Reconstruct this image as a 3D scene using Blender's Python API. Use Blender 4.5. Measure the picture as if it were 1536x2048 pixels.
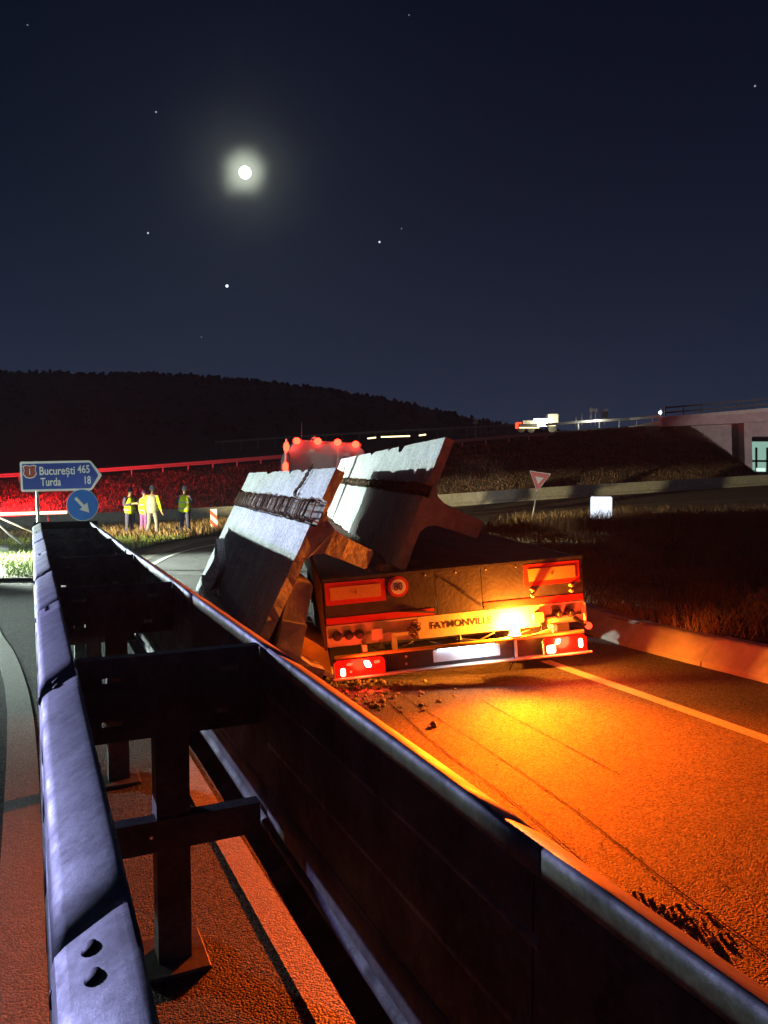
import bpy, bmesh, math, random
import numpy as np
from mathutils import Vector, Matrix, Euler, noise as mnoise
from mathutils.geometry import delaunay_2d_cdt

for o in list(bpy.data.objects):
    bpy.data.objects.remove(o, do_unlink=True)
rnd = random.Random(7)
scene = bpy.context.scene
COL = scene.collection
rad = math.radians

# ------------------------------------------------------------------ camera
F = 1538.0
PITCH = math.atan(79.0 / F)
CAM = Vector((0, 0, 1.9))
cam_d = bpy.data.cameras.new('camera')
cam = bpy.data.objects.new('camera', cam_d)
COL.objects.link(cam)
cam.location = CAM
cam.rotation_euler = (math.pi / 2 - PITCH, 0, 0)
cam_d.sensor_fit = 'VERTICAL'
cam_d.sensor_height = 36
cam_d.lens = F / 2048 * 36
cam_d.clip_start = 0.05
cam_d.clip_end = 8000
scene.camera = cam

def ray(u, v):
    x = (u - 768) / F
    y = -(v - 1024) / F
    return Vector((x, math.cos(PITCH) + y * math.sin(PITCH), -math.sin(PITCH) + y * math.cos(PITCH)))

def P(u, v, Y):
    d = ray(u, v)
    return CAM + d * (Y / d.y)

# ------------------------------------------------------------------ world, moon light, exposure
MOON_DIR = ray(490, 345).normalized()
MOON_EL = math.asin(MOON_DIR.z)
MOON_AZ = math.atan2(MOON_DIR.x, MOON_DIR.y)
world = bpy.data.worlds.new('World')
scene.world = world
world.use_nodes = True
nt = world.node_tree
nt.nodes.clear()
N = nt.nodes.new
LK = nt.links.new
w_out = N('ShaderNodeOutputWorld')
bg = N('ShaderNodeBackground')
sky = N('ShaderNodeTexSky')
sky.sky_type = 'NISHITA'
sky.sun_disc = False
sky.sun_elevation = MOON_EL
sky.sun_rotation = MOON_AZ
sky.air_density = 1.0
sky.dust_density = 1.2
sky.ozone_density = 3.0
tc = N('ShaderNodeTexCoord')

def vmath(op, a, b=None):
    n = N('ShaderNodeVectorMath'); n.operation = op
    for i, s in enumerate((a, b)):
        if s is None: continue
        if isinstance(s, (tuple, list, Vector)): n.inputs[i].default_value = tuple(s)
        else: LK(s, n.inputs[i])
    return n

def fmath(op, a, b=None, c=None):
    n = N('ShaderNodeMath'); n.operation = op
    for i, s in enumerate((a, b, c)):
        if s is None: continue
        if isinstance(s, (int, float)): n.inputs[i].default_value = s
        else: LK(s, n.inputs[i])
    return n.outputs[0]

dirn = vmath('NORMALIZE', tc.outputs['Generated']).outputs[0]
# moonlit sky = the daylight sky model with the moon for a sun, a million times dimmer
tint = N('ShaderNodeMix'); tint.data_type = 'RGBA'; tint.blend_type = 'MULTIPLY'; tint.inputs[0].default_value = 1
LK(sky.outputs[0], tint.inputs[6]); tint.inputs[7].default_value = (0.42, 0.60, 1.05, 1)
skyscaled = vmath('SCALE', tint.outputs[2]); skyscaled.inputs[3].default_value = 0.0045
# aureole of the moon in thin haze
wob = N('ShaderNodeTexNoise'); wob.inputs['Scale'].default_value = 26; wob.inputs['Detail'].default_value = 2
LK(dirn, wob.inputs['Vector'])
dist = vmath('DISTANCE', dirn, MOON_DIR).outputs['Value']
dist = fmath('MULTIPLY', dist, fmath('MULTIPLY_ADD', wob.outputs['Fac'], 0.34, 0.83))   # uneven edge of the moon's glare painted into the sky
def gauss(sig, amp):
    q = fmath('DIVIDE', dist, sig); q = fmath('MULTIPLY', q, q); q = fmath('MULTIPLY', q, -1.0)
    return fmath('MULTIPLY', fmath('EXPONENT', q), amp)
def expo(sig, amp):
    return fmath('MULTIPLY', fmath('EXPONENT', fmath('DIVIDE', dist, -sig)), amp)
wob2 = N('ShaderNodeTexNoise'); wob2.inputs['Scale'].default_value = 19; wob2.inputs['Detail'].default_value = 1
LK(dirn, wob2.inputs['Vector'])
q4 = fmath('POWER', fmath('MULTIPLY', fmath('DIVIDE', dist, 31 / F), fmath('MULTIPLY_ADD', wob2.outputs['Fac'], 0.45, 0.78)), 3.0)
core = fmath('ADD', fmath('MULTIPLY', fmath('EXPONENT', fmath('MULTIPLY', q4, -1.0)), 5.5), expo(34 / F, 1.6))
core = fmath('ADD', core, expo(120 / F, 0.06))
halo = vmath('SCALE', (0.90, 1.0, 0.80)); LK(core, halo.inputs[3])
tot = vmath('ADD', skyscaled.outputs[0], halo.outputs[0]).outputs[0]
# glow of far towns in the haze, all round the horizon, and faint blue airglow
sepd = N('ShaderNodeSeparateXYZ'); LK(dirn, sepd.inputs[0])
elev = fmath('MAXIMUM', sepd.outputs['Z'], 0.0)
townf = fmath('EXPONENT', fmath('DIVIDE', elev, -0.17))
town = vmath('SCALE', (0.26, 0.40, 0.76)); LK(townf, town.inputs[3])
tot = vmath('ADD', tot, town.outputs[0]).outputs[0]
tot = vmath('ADD', tot, (0.0, 0.012, 0.070)).outputs[0]
# stars
for (u, v, r, amp) in ((454, 572, 2.6, 22), (759, 484, 1.9, 10), (296, 466, 1.6, 8), (312, 224, 1.5, 4), (803, 457, 1.2, 2.5),
                       (1510, 172, 1.5, 4), (403, 674, 1.2, 2.5), (818, 30, 1.2, 2), (55, 50, 1.2, 2)):
    dd = vmath('DISTANCE', dirn, ray(u, v).normalized()).outputs['Value']
    m = fmath('MULTIPLY', fmath('LESS_THAN', dd, r / F), amp)
    s = vmath('SCALE', (0.85, 0.92, 1.0)); LK(m, s.inputs[3])
    tot = vmath('ADD', tot, s.outputs[0]).outputs[0]
LK(tot, bg.inputs['Color'])
bg.inputs['Strength'].default_value = 0.10
LK(bg.outputs[0], w_out.inputs['Surface'])

def lamp(name, kind, loc, energy, color, **kw):
    d = bpy.data.lights.new(name, kind)
    d.energy = energy
    d.color = color
    o = bpy.data.objects.new(name, d)
    COL.objects.link(o)
    o.location = loc
    for k, val in kw.items():
        setattr(d, k, val)
    return o

# headlamp of a car standing back down the right lane: it catches the give way sign and the grass round it
ch_ = lamp('car_headlamp', 'SPOT', (3.6, -14.0, 1.55), 22000, (1.0, 0.92, 0.80), shadow_soft_size=0.06, spot_size=rad(4.4), spot_blend=0.8)
ch_.rotation_euler = (Vector((6.1, 30.0, 1.15)) - Vector((3.6, -14.0, 1.55))).to_track_quat('-Z', 'Y').to_euler()
# added unseen spot beyond the right edge, brightening abutment and barrier wall
fh = lamp('abutment_fill', 'SPOT', (47.0, 56.0, 2.2), 9000, (1.0, 0.80, 0.78), shadow_soft_size=0.1, spot_size=rad(36), spot_blend=0.6)
fh.rotation_euler = (Vector((37.5, 80.0, 4.0)) - Vector((47.0, 56.0, 2.2))).to_track_quat('-Z', 'Y').to_euler()
moonlight = lamp('moonlight', 'SUN', (0, 0, 50), 0.012, (0.8, 0.88, 1.0), angle=rad(0.5))
moonlight.rotation_euler = (-MOON_DIR).to_track_quat('-Z', 'Y').to_euler()
# the work light beyond the left edge of the frame that floods the grass by the signs
WORK = Vector((-17.0, 13.2, 1.70))
wl = lamp('work_light', 'SPOT', WORK, 22000, (0.80, 1.0, 0.93), shadow_soft_size=0.08, spot_size=rad(38), spot_blend=0.7)
wl.rotation_euler = (Vector((1.0, 9.2, 1.7)) - WORK).to_track_quat('-Z', 'Y').to_euler()
lamp('work_light_flood', 'POINT', WORK + Vector((0, 0.3, 0.1)), 3300, (0.80, 1.0, 0.93), shadow_soft_size=0.08)
# lamp lying in the grass just left of the frame, and the headlamps of a vehicle standing left of the people
gl = lamp('ground_lamp', 'SPOT', (-11.2, 17.9, 0.75), 30000, (0.86, 1.0, 0.88), shadow_soft_size=0.08, spot_size=rad(84), spot_blend=0.6)
gl.rotation_euler = (Vector((-8.4, 17.9, -0.5)) - Vector((-11.2, 17.9, 0.75))).to_track_quat('-Z', 'Y').to_euler()
hl = lamp('headlamps', 'SPOT', (-23.0, 17.5, 0.50), 100000, (1.0, 0.82, 0.40), shadow_soft_size=0.1, spot_size=rad(52), spot_blend=0.5)
hl.scale = (1, 0.11, 1)                                # dipped beam: a flat fan with a sharp upper cut-off
hl.rotation_euler = (Vector((-7.4, 32.0, 0.10)) - Vector((-23, 17.5, 0.50))).to_track_quat('-Z', 'Y').to_euler()
# blue beacon of the patrol car waiting on the left carriageway
pc = lamp('patrol_car_beacon', 'SPOT', (-9.0, 7.6, 1.27), 3600, (0.40, 0.36, 1.0), shadow_soft_size=0.10, spot_size=rad(120), spot_blend=0.6)
pc.rotation_euler = (Vector((0.0, 4.0, 1.33)) - Vector((-9.0, 7.6, 1.27))).to_track_quat('-Z', 'Y').to_euler()
pc.scale = (1, 0.07, 1)                                # flat fan of a roof beacon

scene.view_settings.view_transform = 'Standard'
scene.view_settings.look = 'None'
scene.view_settings.exposure = 0
scene.view_settings.gamma = 1
scene.view_settings.use_curve_mapping = False
scene.cycles.use_denoising = True
scene.cycles.max_bounces = 5
scene.cycles.sample_clamp_indirect = 4.0
scene.cycles.use_adaptive_sampling = True
scene.cycles.adaptive_threshold = 0.025
scene.cycles.volume_bounces = 0

# ------------------------------------------------------------------ materials
def mat(name, col, rough=0.7, metal=0.0, var=0.0, vscale=6.0, bump=0.0, bscale=60.0, emit=None, estr=0.0, col2=None, spec=0.5, detail=6.0, coat=0.0, bump2=0.0, b2scale=8.0):
    m = bpy.data.materials.new(name)
    m.use_nodes = True
    t = m.node_tree
    b = t.nodes['Principled BSDF']
    b.inputs['Base Color'].default_value = (*col, 1)
    b.inputs['Roughness'].default_value = rough
    b.inputs['Metallic'].default_value = metal
    b.inputs['Specular IOR Level'].default_value = spec
    if coat: b.inputs['Coat Weight'].default_value = coat
    if emit:
        b.inputs['Emission Color'].default_value = (*emit, 1)
        b.inputs['Emission Strength'].default_value = estr
    tcn = t.nodes.new('ShaderNodeTexCoord')
    if var or col2:
        nz = t.nodes.new('ShaderNodeTexNoise'); nz.inputs['Scale'].default_value = vscale; nz.inputs['Detail'].default_value = detail
        nz.inputs['Roughness'].default_value = 0.65
        t.links.new(tcn.outputs['Object'], nz.inputs['Vector'])
        r = t.nodes.new('ShaderNodeValToRGB')
        r.color_ramp.elements[0].position = 0.32; r.color_ramp.elements[1].position = 0.68
        c2 = col2 if col2 else tuple(min(1, c * (1 + var)) for c in col)
        c1 = col if col2 else tuple(c * (1 - var) for c in col)
        r.color_ramp.elements[0].color = (*c1, 1); r.color_ramp.elements[1].color = (*c2, 1)
        t.links.new(nz.outputs['Fac'], r.inputs['Fac'])
        t.links.new(r.outputs['Color'], b.inputs['Base Color'])
    prev = None
    for (bs, sc) in ((bump, bscale), (bump2, b2scale)):
        if not bs: continue
        nb = t.nodes.new('ShaderNodeTexNoise'); nb.inputs['Scale'].default_value = sc; nb.inputs['Detail'].default_value = 4
        t.links.new(tcn.outputs['Object'], nb.inputs['Vector'])
        bp = t.nodes.new('ShaderNodeBump'); bp.inputs['Strength'].default_value = bs; bp.inputs['Distance'].default_value = 0.6 / sc
        t.links.new(nb.outputs['Fac'], bp.inputs['Height'])
        if prev: t.links.new(prev.outputs['Normal'], bp.inputs['Normal'])
        prev = bp
    if prev: t.links.new(prev.outputs['Normal'], b.inputs['Normal'])
    return m

def asphalt_mat(name, c1, c2, strength, rough=0.62):
    m = bpy.data.materials.new(name); m.use_nodes = True
    t = m.node_tree; b = t.nodes['Principled BSDF']; b.inputs['Roughness'].default_value = rough
    tcn = t.nodes.new('ShaderNodeTexCoord')
    vo = t.nodes.new('ShaderNodeTexVoronoi'); vo.inputs['Scale'].default_value = 105
    vo.inputs['Randomness'].default_value = 1.0
    nz = t.nodes.new('ShaderNodeTexNoise'); nz.inputs['Scale'].default_value = 75; nz.inputs['Detail'].default_value = 4; nz.inputs['Roughness'].default_value = 0.7
    big = t.nodes.new('ShaderNodeTexNoise'); big.inputs['Scale'].default_value = 1.4; big.inputs['Detail'].default_value = 8; big.inputs['Roughness'].default_value = 0.62
    for n in (vo, nz, big): t.links.new(tcn.outputs['Object'], n.inputs['Vector'])
    r = t.nodes.new('ShaderNodeValToRGB')
    r.color_ramp.elements[0].position = 0.20; r.color_ramp.elements[1].position = 0.85
    r.color_ramp.elements[0].color = (*c1, 1); r.color_ramp.elements[1].color = (*c2, 1)
    mx = t.nodes.new('ShaderNodeMix'); mx.data_type = 'FLOAT'; mx.inputs[0].default_value = 0.30
    sepc = t.nodes.new('ShaderNodeSeparateColor')
    t.links.new(vo.outputs['Color'], sepc.inputs[0])
    t.links.new(sepc.outputs[0], mx.inputs[2]); t.links.new(big.outputs['Fac'], mx.inputs[3])
    t.links.new(mx.outputs[0], r.inputs['Fac']); t.links.new(r.outputs['Color'], b.inputs['Base Color'])
    h = t.nodes.new('ShaderNodeMath'); h.operation = 'MULTIPLY_ADD'
    t.links.new(vo.outputs['Distance'], h.inputs[0]); h.inputs[1].default_value = -1.6; t.links.new(nz.outputs['Fac'], h.inputs[2])
    bp = t.nodes.new('ShaderNodeBump'); bp.inputs['Strength'].default_value = strength; bp.inputs['Distance'].default_value = 0.013
    t.links.new(h.outputs[0], bp.inputs['Height']); t.links.new(bp.outputs['Normal'], b.inputs['Normal'])
    return m

M = {}
M['asphalt'] = asphalt_mat('asphalt', (0.010, 0.010, 0.010), (0.17, 0.165, 0.155), 1.0, 0.75)
M['paint'] = asphalt_mat('road_paint', (0.38, 0.37, 0.34), (0.62, 0.61, 0.57), 0.5)
M['shoulder'] = asphalt_mat('shoulder_concrete', (0.16, 0.15, 0.13), (0.26, 0.24, 0.20), 0.5)
M['soil'] = mat('soil', (0.06, 0.045, 0.03), 0.95, col2=(0.11, 0.085, 0.055), vscale=3, bump=0.8, bscale=18)
M['verge'] = mat('verge_soil', (0.045, 0.035, 0.02), 0.95, col2=(0.09, 0.07, 0.04), vscale=2.5, bump=0.9, bscale=14)
M['bank'] = mat('embankment_grass', (0.05, 0.035, 0.022), 0.95, col2=(0.17, 0.12, 0.085), vscale=0.9, bump=1.0, bscale=3.0)
M['hill'] = mat('hill_wood', (0.03, 0.03, 0.025), 0.95, col2=(0.055, 0.05, 0.04), vscale=0.02)
M['concrete'] = mat('concrete', (0.33, 0.32, 0.29), 0.85, col2=(0.50, 0.48, 0.44), vscale=4, bump=0.45, bscale=90, bump2=0.3, b2scale=9)
M['girder_top'] = mat('girder_cast_top', (0.16, 0.16, 0.17), 0.85, col2=(0.72, 0.72, 0.70), vscale=15, bump=1.0, bscale=60, bump2=0.9, b2scale=14, detail=10)
def girder_top_mat():
    m = bpy.data.materials.new('girder_cast_top'); m.use_nodes = True; t = m.node_tree; b = t.nodes['Principled BSDF']; b.inputs['Roughness'].default_value = .88
    tcn = t.nodes.new('ShaderNodeTexCoord'); mp = t.nodes.new('ShaderNodeMapping'); mp.inputs['Scale'].default_value = (2.2, 26, 8)
    t.links.new(tcn.outputs['Object'], mp.inputs[0])
    def nz(sc, det, vec, ro=.65):
        n = t.nodes.new('ShaderNodeTexNoise'); n.inputs['Scale'].default_value = sc; n.inputs['Detail'].default_value = det; n.inputs['Roughness'].default_value = ro; t.links.new(vec, n.inputs['Vector']); return n.outputs['Fac']
    fine = nz(34, 8, tcn.outputs['Object'], .75); streak = nz(1.6, 6, mp.outputs[0], .7); big = nz(3.0, 4, tcn.outputs['Object'])
    def mth(op, a, b_, c=None):
        n = t.nodes.new('ShaderNodeMath'); n.operation = op
        for i, q in enumerate((a, b_, c)):
            if q is None: continue
            if isinstance(q, (int, float)): n.inputs[i].default_value = q
            else: t.links.new(q, n.inputs[i])
        return n.outputs[0]
    f = mth('ADD', mth('MULTIPLY', fine, .55), mth('ADD', mth('MULTIPLY', streak, .28), mth('MULTIPLY', big, .17)))
    r = t.nodes.new('ShaderNodeValToRGB'); e = r.color_ramp.elements
    e[0].position = .40; e[0].color = (.09, .09, .10, 1); e[1].position = .60; e[1].color = (.66, .66, .65, 1)
    k = e.new(.49); k.color = (.36, .36, .37, 1)
    t.links.new(f, r.inputs[0]); t.links.new(r.outputs[0], b.inputs['Base Color'])
    bp = t.nodes.new('ShaderNodeBump'); bp.inputs['Strength'].default_value = .9; bp.inputs['Distance'].default_value = .03; t.links.new(f, bp.inputs['Height']); t.links.new(bp.outputs[0], b.inputs['Normal'])
    return m
M['girder_top'] = girder_top_mat()
def zinc_mat(name, base, rough, metal):
    m = bpy.data.materials.new(name); m.use_nodes = True; t = m.node_tree; b = t.nodes['Principled BSDF']; b.inputs['Metallic'].default_value = metal
    tcn = t.nodes.new('ShaderNodeTexCoord')
    vo = t.nodes.new('ShaderNodeTexVoronoi'); vo.inputs['Scale'].default_value = 70; t.links.new(tcn.outputs['Object'], vo.inputs['Vector'])
    sc_ = t.nodes.new('ShaderNodeSeparateColor'); t.links.new(vo.outputs['Color'], sc_.inputs[0])
    def nz(sc, det, ro=.6):
        n = t.nodes.new('ShaderNodeTexNoise'); n.inputs['Scale'].default_value = sc; n.inputs['Detail'].default_value = det; n.inputs['Roughness'].default_value = ro; t.links.new(tcn.outputs['Object'], n.inputs['Vector']); return n.outputs['Fac']
    dirt = nz(5, 10, .75); speck = nz(260, 2); wear = nz(1.7, 6)
    def ramp(f, p0, p1, c0, c1):
        r = t.nodes.new('ShaderNodeValToRGB'); r.color_ramp.elements[0].position = p0; r.color_ramp.elements[1].position = p1
        r.color_ramp.elements[0].color = (*c0, 1); r.color_ramp.elements[1].color = (*c1, 1); t.links.new(f, r.inputs[0]); return r.outputs[0]
    def mix(bl, fac, a, b_):
        n = t.nodes.new('ShaderNodeMix'); n.data_type = 'RGBA'; n.blend_type = bl; n.inputs[0].default_value = fac
        t.links.new(a, n.inputs[6]); t.links.new(b_, n.inputs[7]); return n.outputs[2]
    g = lambda k: tuple(c*k for c in base)
    c = ramp(sc_.outputs[0], 0, 1, g(.86), g(1.14))
    c = mix('MULTIPLY', 1, c, ramp(dirt, .36, .62, (.38, .36, .35), (1, 1, 1)))
    c = mix('MULTIPLY', 1, c, ramp(wear, .35, .65, (.78, .77, .76), (1, 1, 1)))
    c = mix('ADD', 1, c, ramp(speck, .68, .74, (0, 0, 0), (.35, .35, .36)))
    t.links.new(c, b.inputs['Base Color'])
    rr = ramp(dirt, .3, .7, (rough+.2,)*3, (rough-.06,)*3); t.links.new(rr, b.inputs['Roughness'])
    bp = t.nodes.new('ShaderNodeBump'); bp.inputs['Strength'].default_value = .25; bp.inputs['Distance'].default_value = .004; t.links.new(dirt, bp.inputs['Height'])
    bp2 = t.nodes.new('ShaderNodeBump'); bp2.inputs['Strength'].default_value = .35; bp2.inputs['Distance'].default_value = .0012; t.links.new(speck, bp2.inputs['Height']); t.links.new(bp.outputs[0], bp2.inputs['Normal'])
    t.links.new(bp2.outputs[0], b.inputs['Normal'])
    return m
M['zinc'] = zinc_mat('weathered_zinc', (.50, .51, .53), .55, .35)
M['zinc_dull'] = zinc_mat('weathered_zinc_dull', (.25, .255, .25), .66, .3)
M['girder'] = mat('girder_concrete', (0.32, 0.29, 0.24), 0.88, col2=(0.50, 0.46, 0.39), vscale=7, bump=0.5, bscale=80, bump2=0.35, b2scale=10)
M['groove'] = mat('rust_stained_concrete', (0.05, 0.042, 0.036), 0.95, col2=(0.22, 0.20, 0.18), vscale=18, bump=1.0, bscale=40)
M['broken'] = mat('broken_concrete', (0.28, 0.24, 0.18), 0.95, col2=(0.5, 0.44, 0.34), vscale=22, bump=1.0, bscale=45)
M['galv'] = mat('galvanised_steel', (0.48, 0.49, 0.51), 0.62, 0.3, var=0.13, vscale=5, bump=0.06, bscale=70)
M['galv_dull'] = mat('galvanised_steel_dull', (0.30, 0.31, 0.31), 0.7, 0.3, var=0.16, vscale=9, bump=0.1, bscale=60)
M['rust'] = mat('rusty_steel', (0.09, 0.05, 0.03), 0.85, 0.2, col2=(0.16, 0.09, 0.05), vscale=30, bump=0.4, bscale=60)
M['black_hole'] = mat('dark_bolt_steel', (0.03, 0.03, 0.035), 0.6, 0.6)
M['grey_paint'] = mat('trailer_grey_paint', (0.035, 0.034, 0.036), 0.5, 0.1, col2=(0.07, 0.07, 0.078), vscale=5, bump=0.12, bscale=30, detail=12)
M['pale_paint'] = mat('trailer_pale_paint', (0.72, 0.62, 0.36), 0.45, 0.1, var=0.12, vscale=10)
M['yellow_paint'] = mat('yellow_paint', (0.70, 0.50, 0.06), 0.45, var=0.15, vscale=9)
M['deck'] = mat('deck_board', (0.06, 0.045, 0.035), 0.7, col2=(0.13, 0.10, 0.085), vscale=3.5, bump=0.3, bscale=40)
M['deck_red'] = mat('deck_board_red', (0.10, 0.035, 0.03), 0.7, col2=(0.19, 0.07, 0.06), vscale=3.5, bump=0.3, bscale=40)
M['rubber'] = mat('rubber', (0.025, 0.025, 0.025), 0.8, bump=0.2, bscale=40)
M['steel_dark'] = mat('dark_steel', (0.06, 0.058, 0.055), 0.6, 0.4, var=0.3, vscale=14)
M['red_film'] = mat('red_reflective_film', (0.62, 0.04, 0.03), 0.45, var=0.08, vscale=40)
M['amber_film'] = mat('yellow_reflective_film', (0.72, 0.40, 0.12), 0.45, var=0.08, vscale=50)
M['white_film'] = mat('white_reflective_film', (0.85, 0.83, 0.78), 0.5, var=0.05)
M['black_film'] = mat('black_print', (0.015, 0.015, 0.015), 0.6)
M['blue_film'] = mat('blue_reflective_film', (0.02, 0.045, 0.28), 0.5, var=0.06, vscale=3)
M['blue_light_film'] = mat('bright_blue_film', (0.03, 0.17, 0.62), 0.5, var=0.05, vscale=3)
M['brown_film'] = mat('brown_red_film', (0.33, 0.05, 0.03), 0.5)
M['plate'] = mat('number_plate', (0.55, 0.63, 0.74), 0.4, col2=(0.88, 0.90, 0.92), vscale=9)
M['cab'] = mat('cab_paint', (0.55, 0.54, 0.52), 0.35, var=0.05, vscale=2, coat=0.3)
M['cab_dark'] = mat('cab_dark_trim', (0.06, 0.06, 0.065), 0.5)
M['glass'] = mat('dark_glass', (0.02, 0.02, 0.025), 0.08)
M['hivis'] = mat('hi_vis_fabric', (0.72, 0.95, 0.02), 0.8, var=0.12, vscale=12, bump=0.3, bscale=25)
M['grey_cloth'] = mat('grey_cloth', (0.30, 0.32, 0.27), 0.9, var=0.15, vscale=12, bump=0.3, bscale=25)
M['navy'] = mat('navy_cloth', (0.05, 0.05, 0.13), 0.9, var=0.2, vscale=12)
M['denim'] = mat('grey_denim', (0.17, 0.18, 0.20), 0.9, var=0.2, vscale=12)
M['purple'] = mat('purple_cloth', (0.22, 0.08, 0.30), 0.9, var=0.2, vscale=12)
M['dark_cloth'] = mat('dark_cloth', (0.03, 0.03, 0.04), 0.9)
M['beanie'] = mat('grey_beanie', (0.36, 0.38, 0.42), 0.95)
M['skin'] = mat('skin', (0.55, 0.33, 0.24), 0.55)
M['silver_tape'] = mat('silver_tape', (0.45, 0.46, 0.44), 0.5)
M['shoe'] = mat('shoe_leather', (0.03, 0.025, 0.02), 0.7)
M['bridge'] = mat('bridge_concrete', (0.30, 0.25, 0.25), 0.9, col2=(0.42, 0.36, 0.35), vscale=1.2, bump=0.3, bscale=10)
M['dry_grass'] = mat('dry_grass', (0.20, 0.13, 0.06), 0.9, col2=(0.36, 0.25, 0.12), vscale=1.5)
M['green_grass'] = mat('green_grass', (0.10, 0.17, 0.035), 0.85, col2=(0.22, 0.26, 0.07), vscale=2.5)
M['bank_grass'] = mat('bank_grass', (0.10, 0.06, 0.04), 0.9, col2=(0.30, 0.20, 0.13), vscale=0.6)
M['rubble'] = mat('rubble', (0.20, 0.16, 0.12), 0.95, col2=(0.38, 0.31, 0.23), vscale=9, bump=0.8, bscale=40)

def emat(name, col, s):
    m = bpy.data.materials.new(name); m.use_nodes = True
    t = m.node_tree; t.nodes.clear()
    o = t.nodes.new('ShaderNodeOutputMaterial'); e = t.nodes.new('ShaderNodeEmission')
    e.inputs[0].default_value = (*col, 1); e.inputs[1].default_value = s
    t.links.new(e.outputs[0], o.inputs[0])
    return m
def glow_globe(name, col, st, clear):
    # thin coloured lens: lets the bulb's light through and glows itself
    m = emat(name, col, st); t = m.node_tree
    e = [n for n in t.nodes if n.type == 'EMISSION'][0]; o = [n for n in t.nodes if n.type == 'OUTPUT_MATERIAL'][0]
    tr = t.nodes.new('ShaderNodeBsdfTransparent'); mx = t.nodes.new('ShaderNodeMixShader'); mx.inputs[0].default_value = 1-clear
    t.links.new(tr.outputs[0], mx.inputs[1]); t.links.new(e.outputs[0], mx.inputs[2]); t.links.new(mx.outputs[0], o.inputs[0])
    return m
M['e_amber'] = glow_globe('amber_beacon_glow', (1.0, 0.62, 0.12), 14, 0.6)
M['e_red'] = emat('red_lamp_glow', (1.0, 0.035, 0.012), 5)
M['e_redhot'] = emat('red_lamp_hot_glow', (1.0, 0.055, 0.02), 4.5)
M['e_roof'] = emat('roof_lamp_glow', (1.0, 0.022, 0.010), 16)
M['e_reverse'] = emat('tail_bulb_glow', (1.0, 0.62, 0.30), 7)
M['e_white'] = emat('white_lamp_glow', (0.9, 1.0, 0.95), 7)
M['e_plate'] = emat('plate_lamp_glow', (0.8, 0.93, 1.0), 8)
M['e_warm'] = emat('warm_lamp_glow', (1.0, 0.82, 0.42), 3)
M['e_bar'] = emat('red_light_tube_glow', (1.0, 0.42, 0.30), 6)
M['e_moon'] = emat('moon_glow', (1.0, 1.0, 0.93), 6)
M['e_marker'] = emat('marker_added_glow', (0.80, 0.88, 1.0), 1.3)  # emission in place of light thrown back by the white marker
M['red_lens'] = mat('red_lens', (0.45, 0.012, 0.008), 0.25, emit=(1.0, 0.02, 0.008), estr=0.22)
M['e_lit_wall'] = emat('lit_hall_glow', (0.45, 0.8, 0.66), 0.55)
M['e_lit_white'] = emat('lit_window_glow', (0.75, 1.0, 0.9), 1.0)
M['e_lit_green'] = emat('lit_green_sign_glow', (0.02, 0.30, 0.13), 0.7)

# ------------------------------------------------------------------ helpers
def smooth(a, b, x):
    t = min(1.0, max(0.0, (x - a) / (b - a)))
    return t * t * (3 - 2 * t)
def sp(x, k=1.2):
    return k * math.log1p(math.exp(min(40, x / k)))
def zg(x, y):
    xx = max(-45.0, min(48.0, x))
    b = -0.042 * sp(y - 3) + 0.026 * sp(y - 8) + 0.016 * sp(y - 42, 3.0)
    return b + 0.036 * xx * smooth(14, 45, y) + 0.05
def G(u, v, off=0.0):
    d = ray(u, v); t = 1.0; lo = 0.2; hi = 400
    for _ in range(60):
        mid = (lo + hi) / 2; p = CAM + d * mid
        if p.z > zg(p.x, p.y) + off: lo = mid
        else: hi = mid
    p = CAM + d * lo
    return Vector((p.x, p.y, zg(p.x, p.y) + off))

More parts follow.
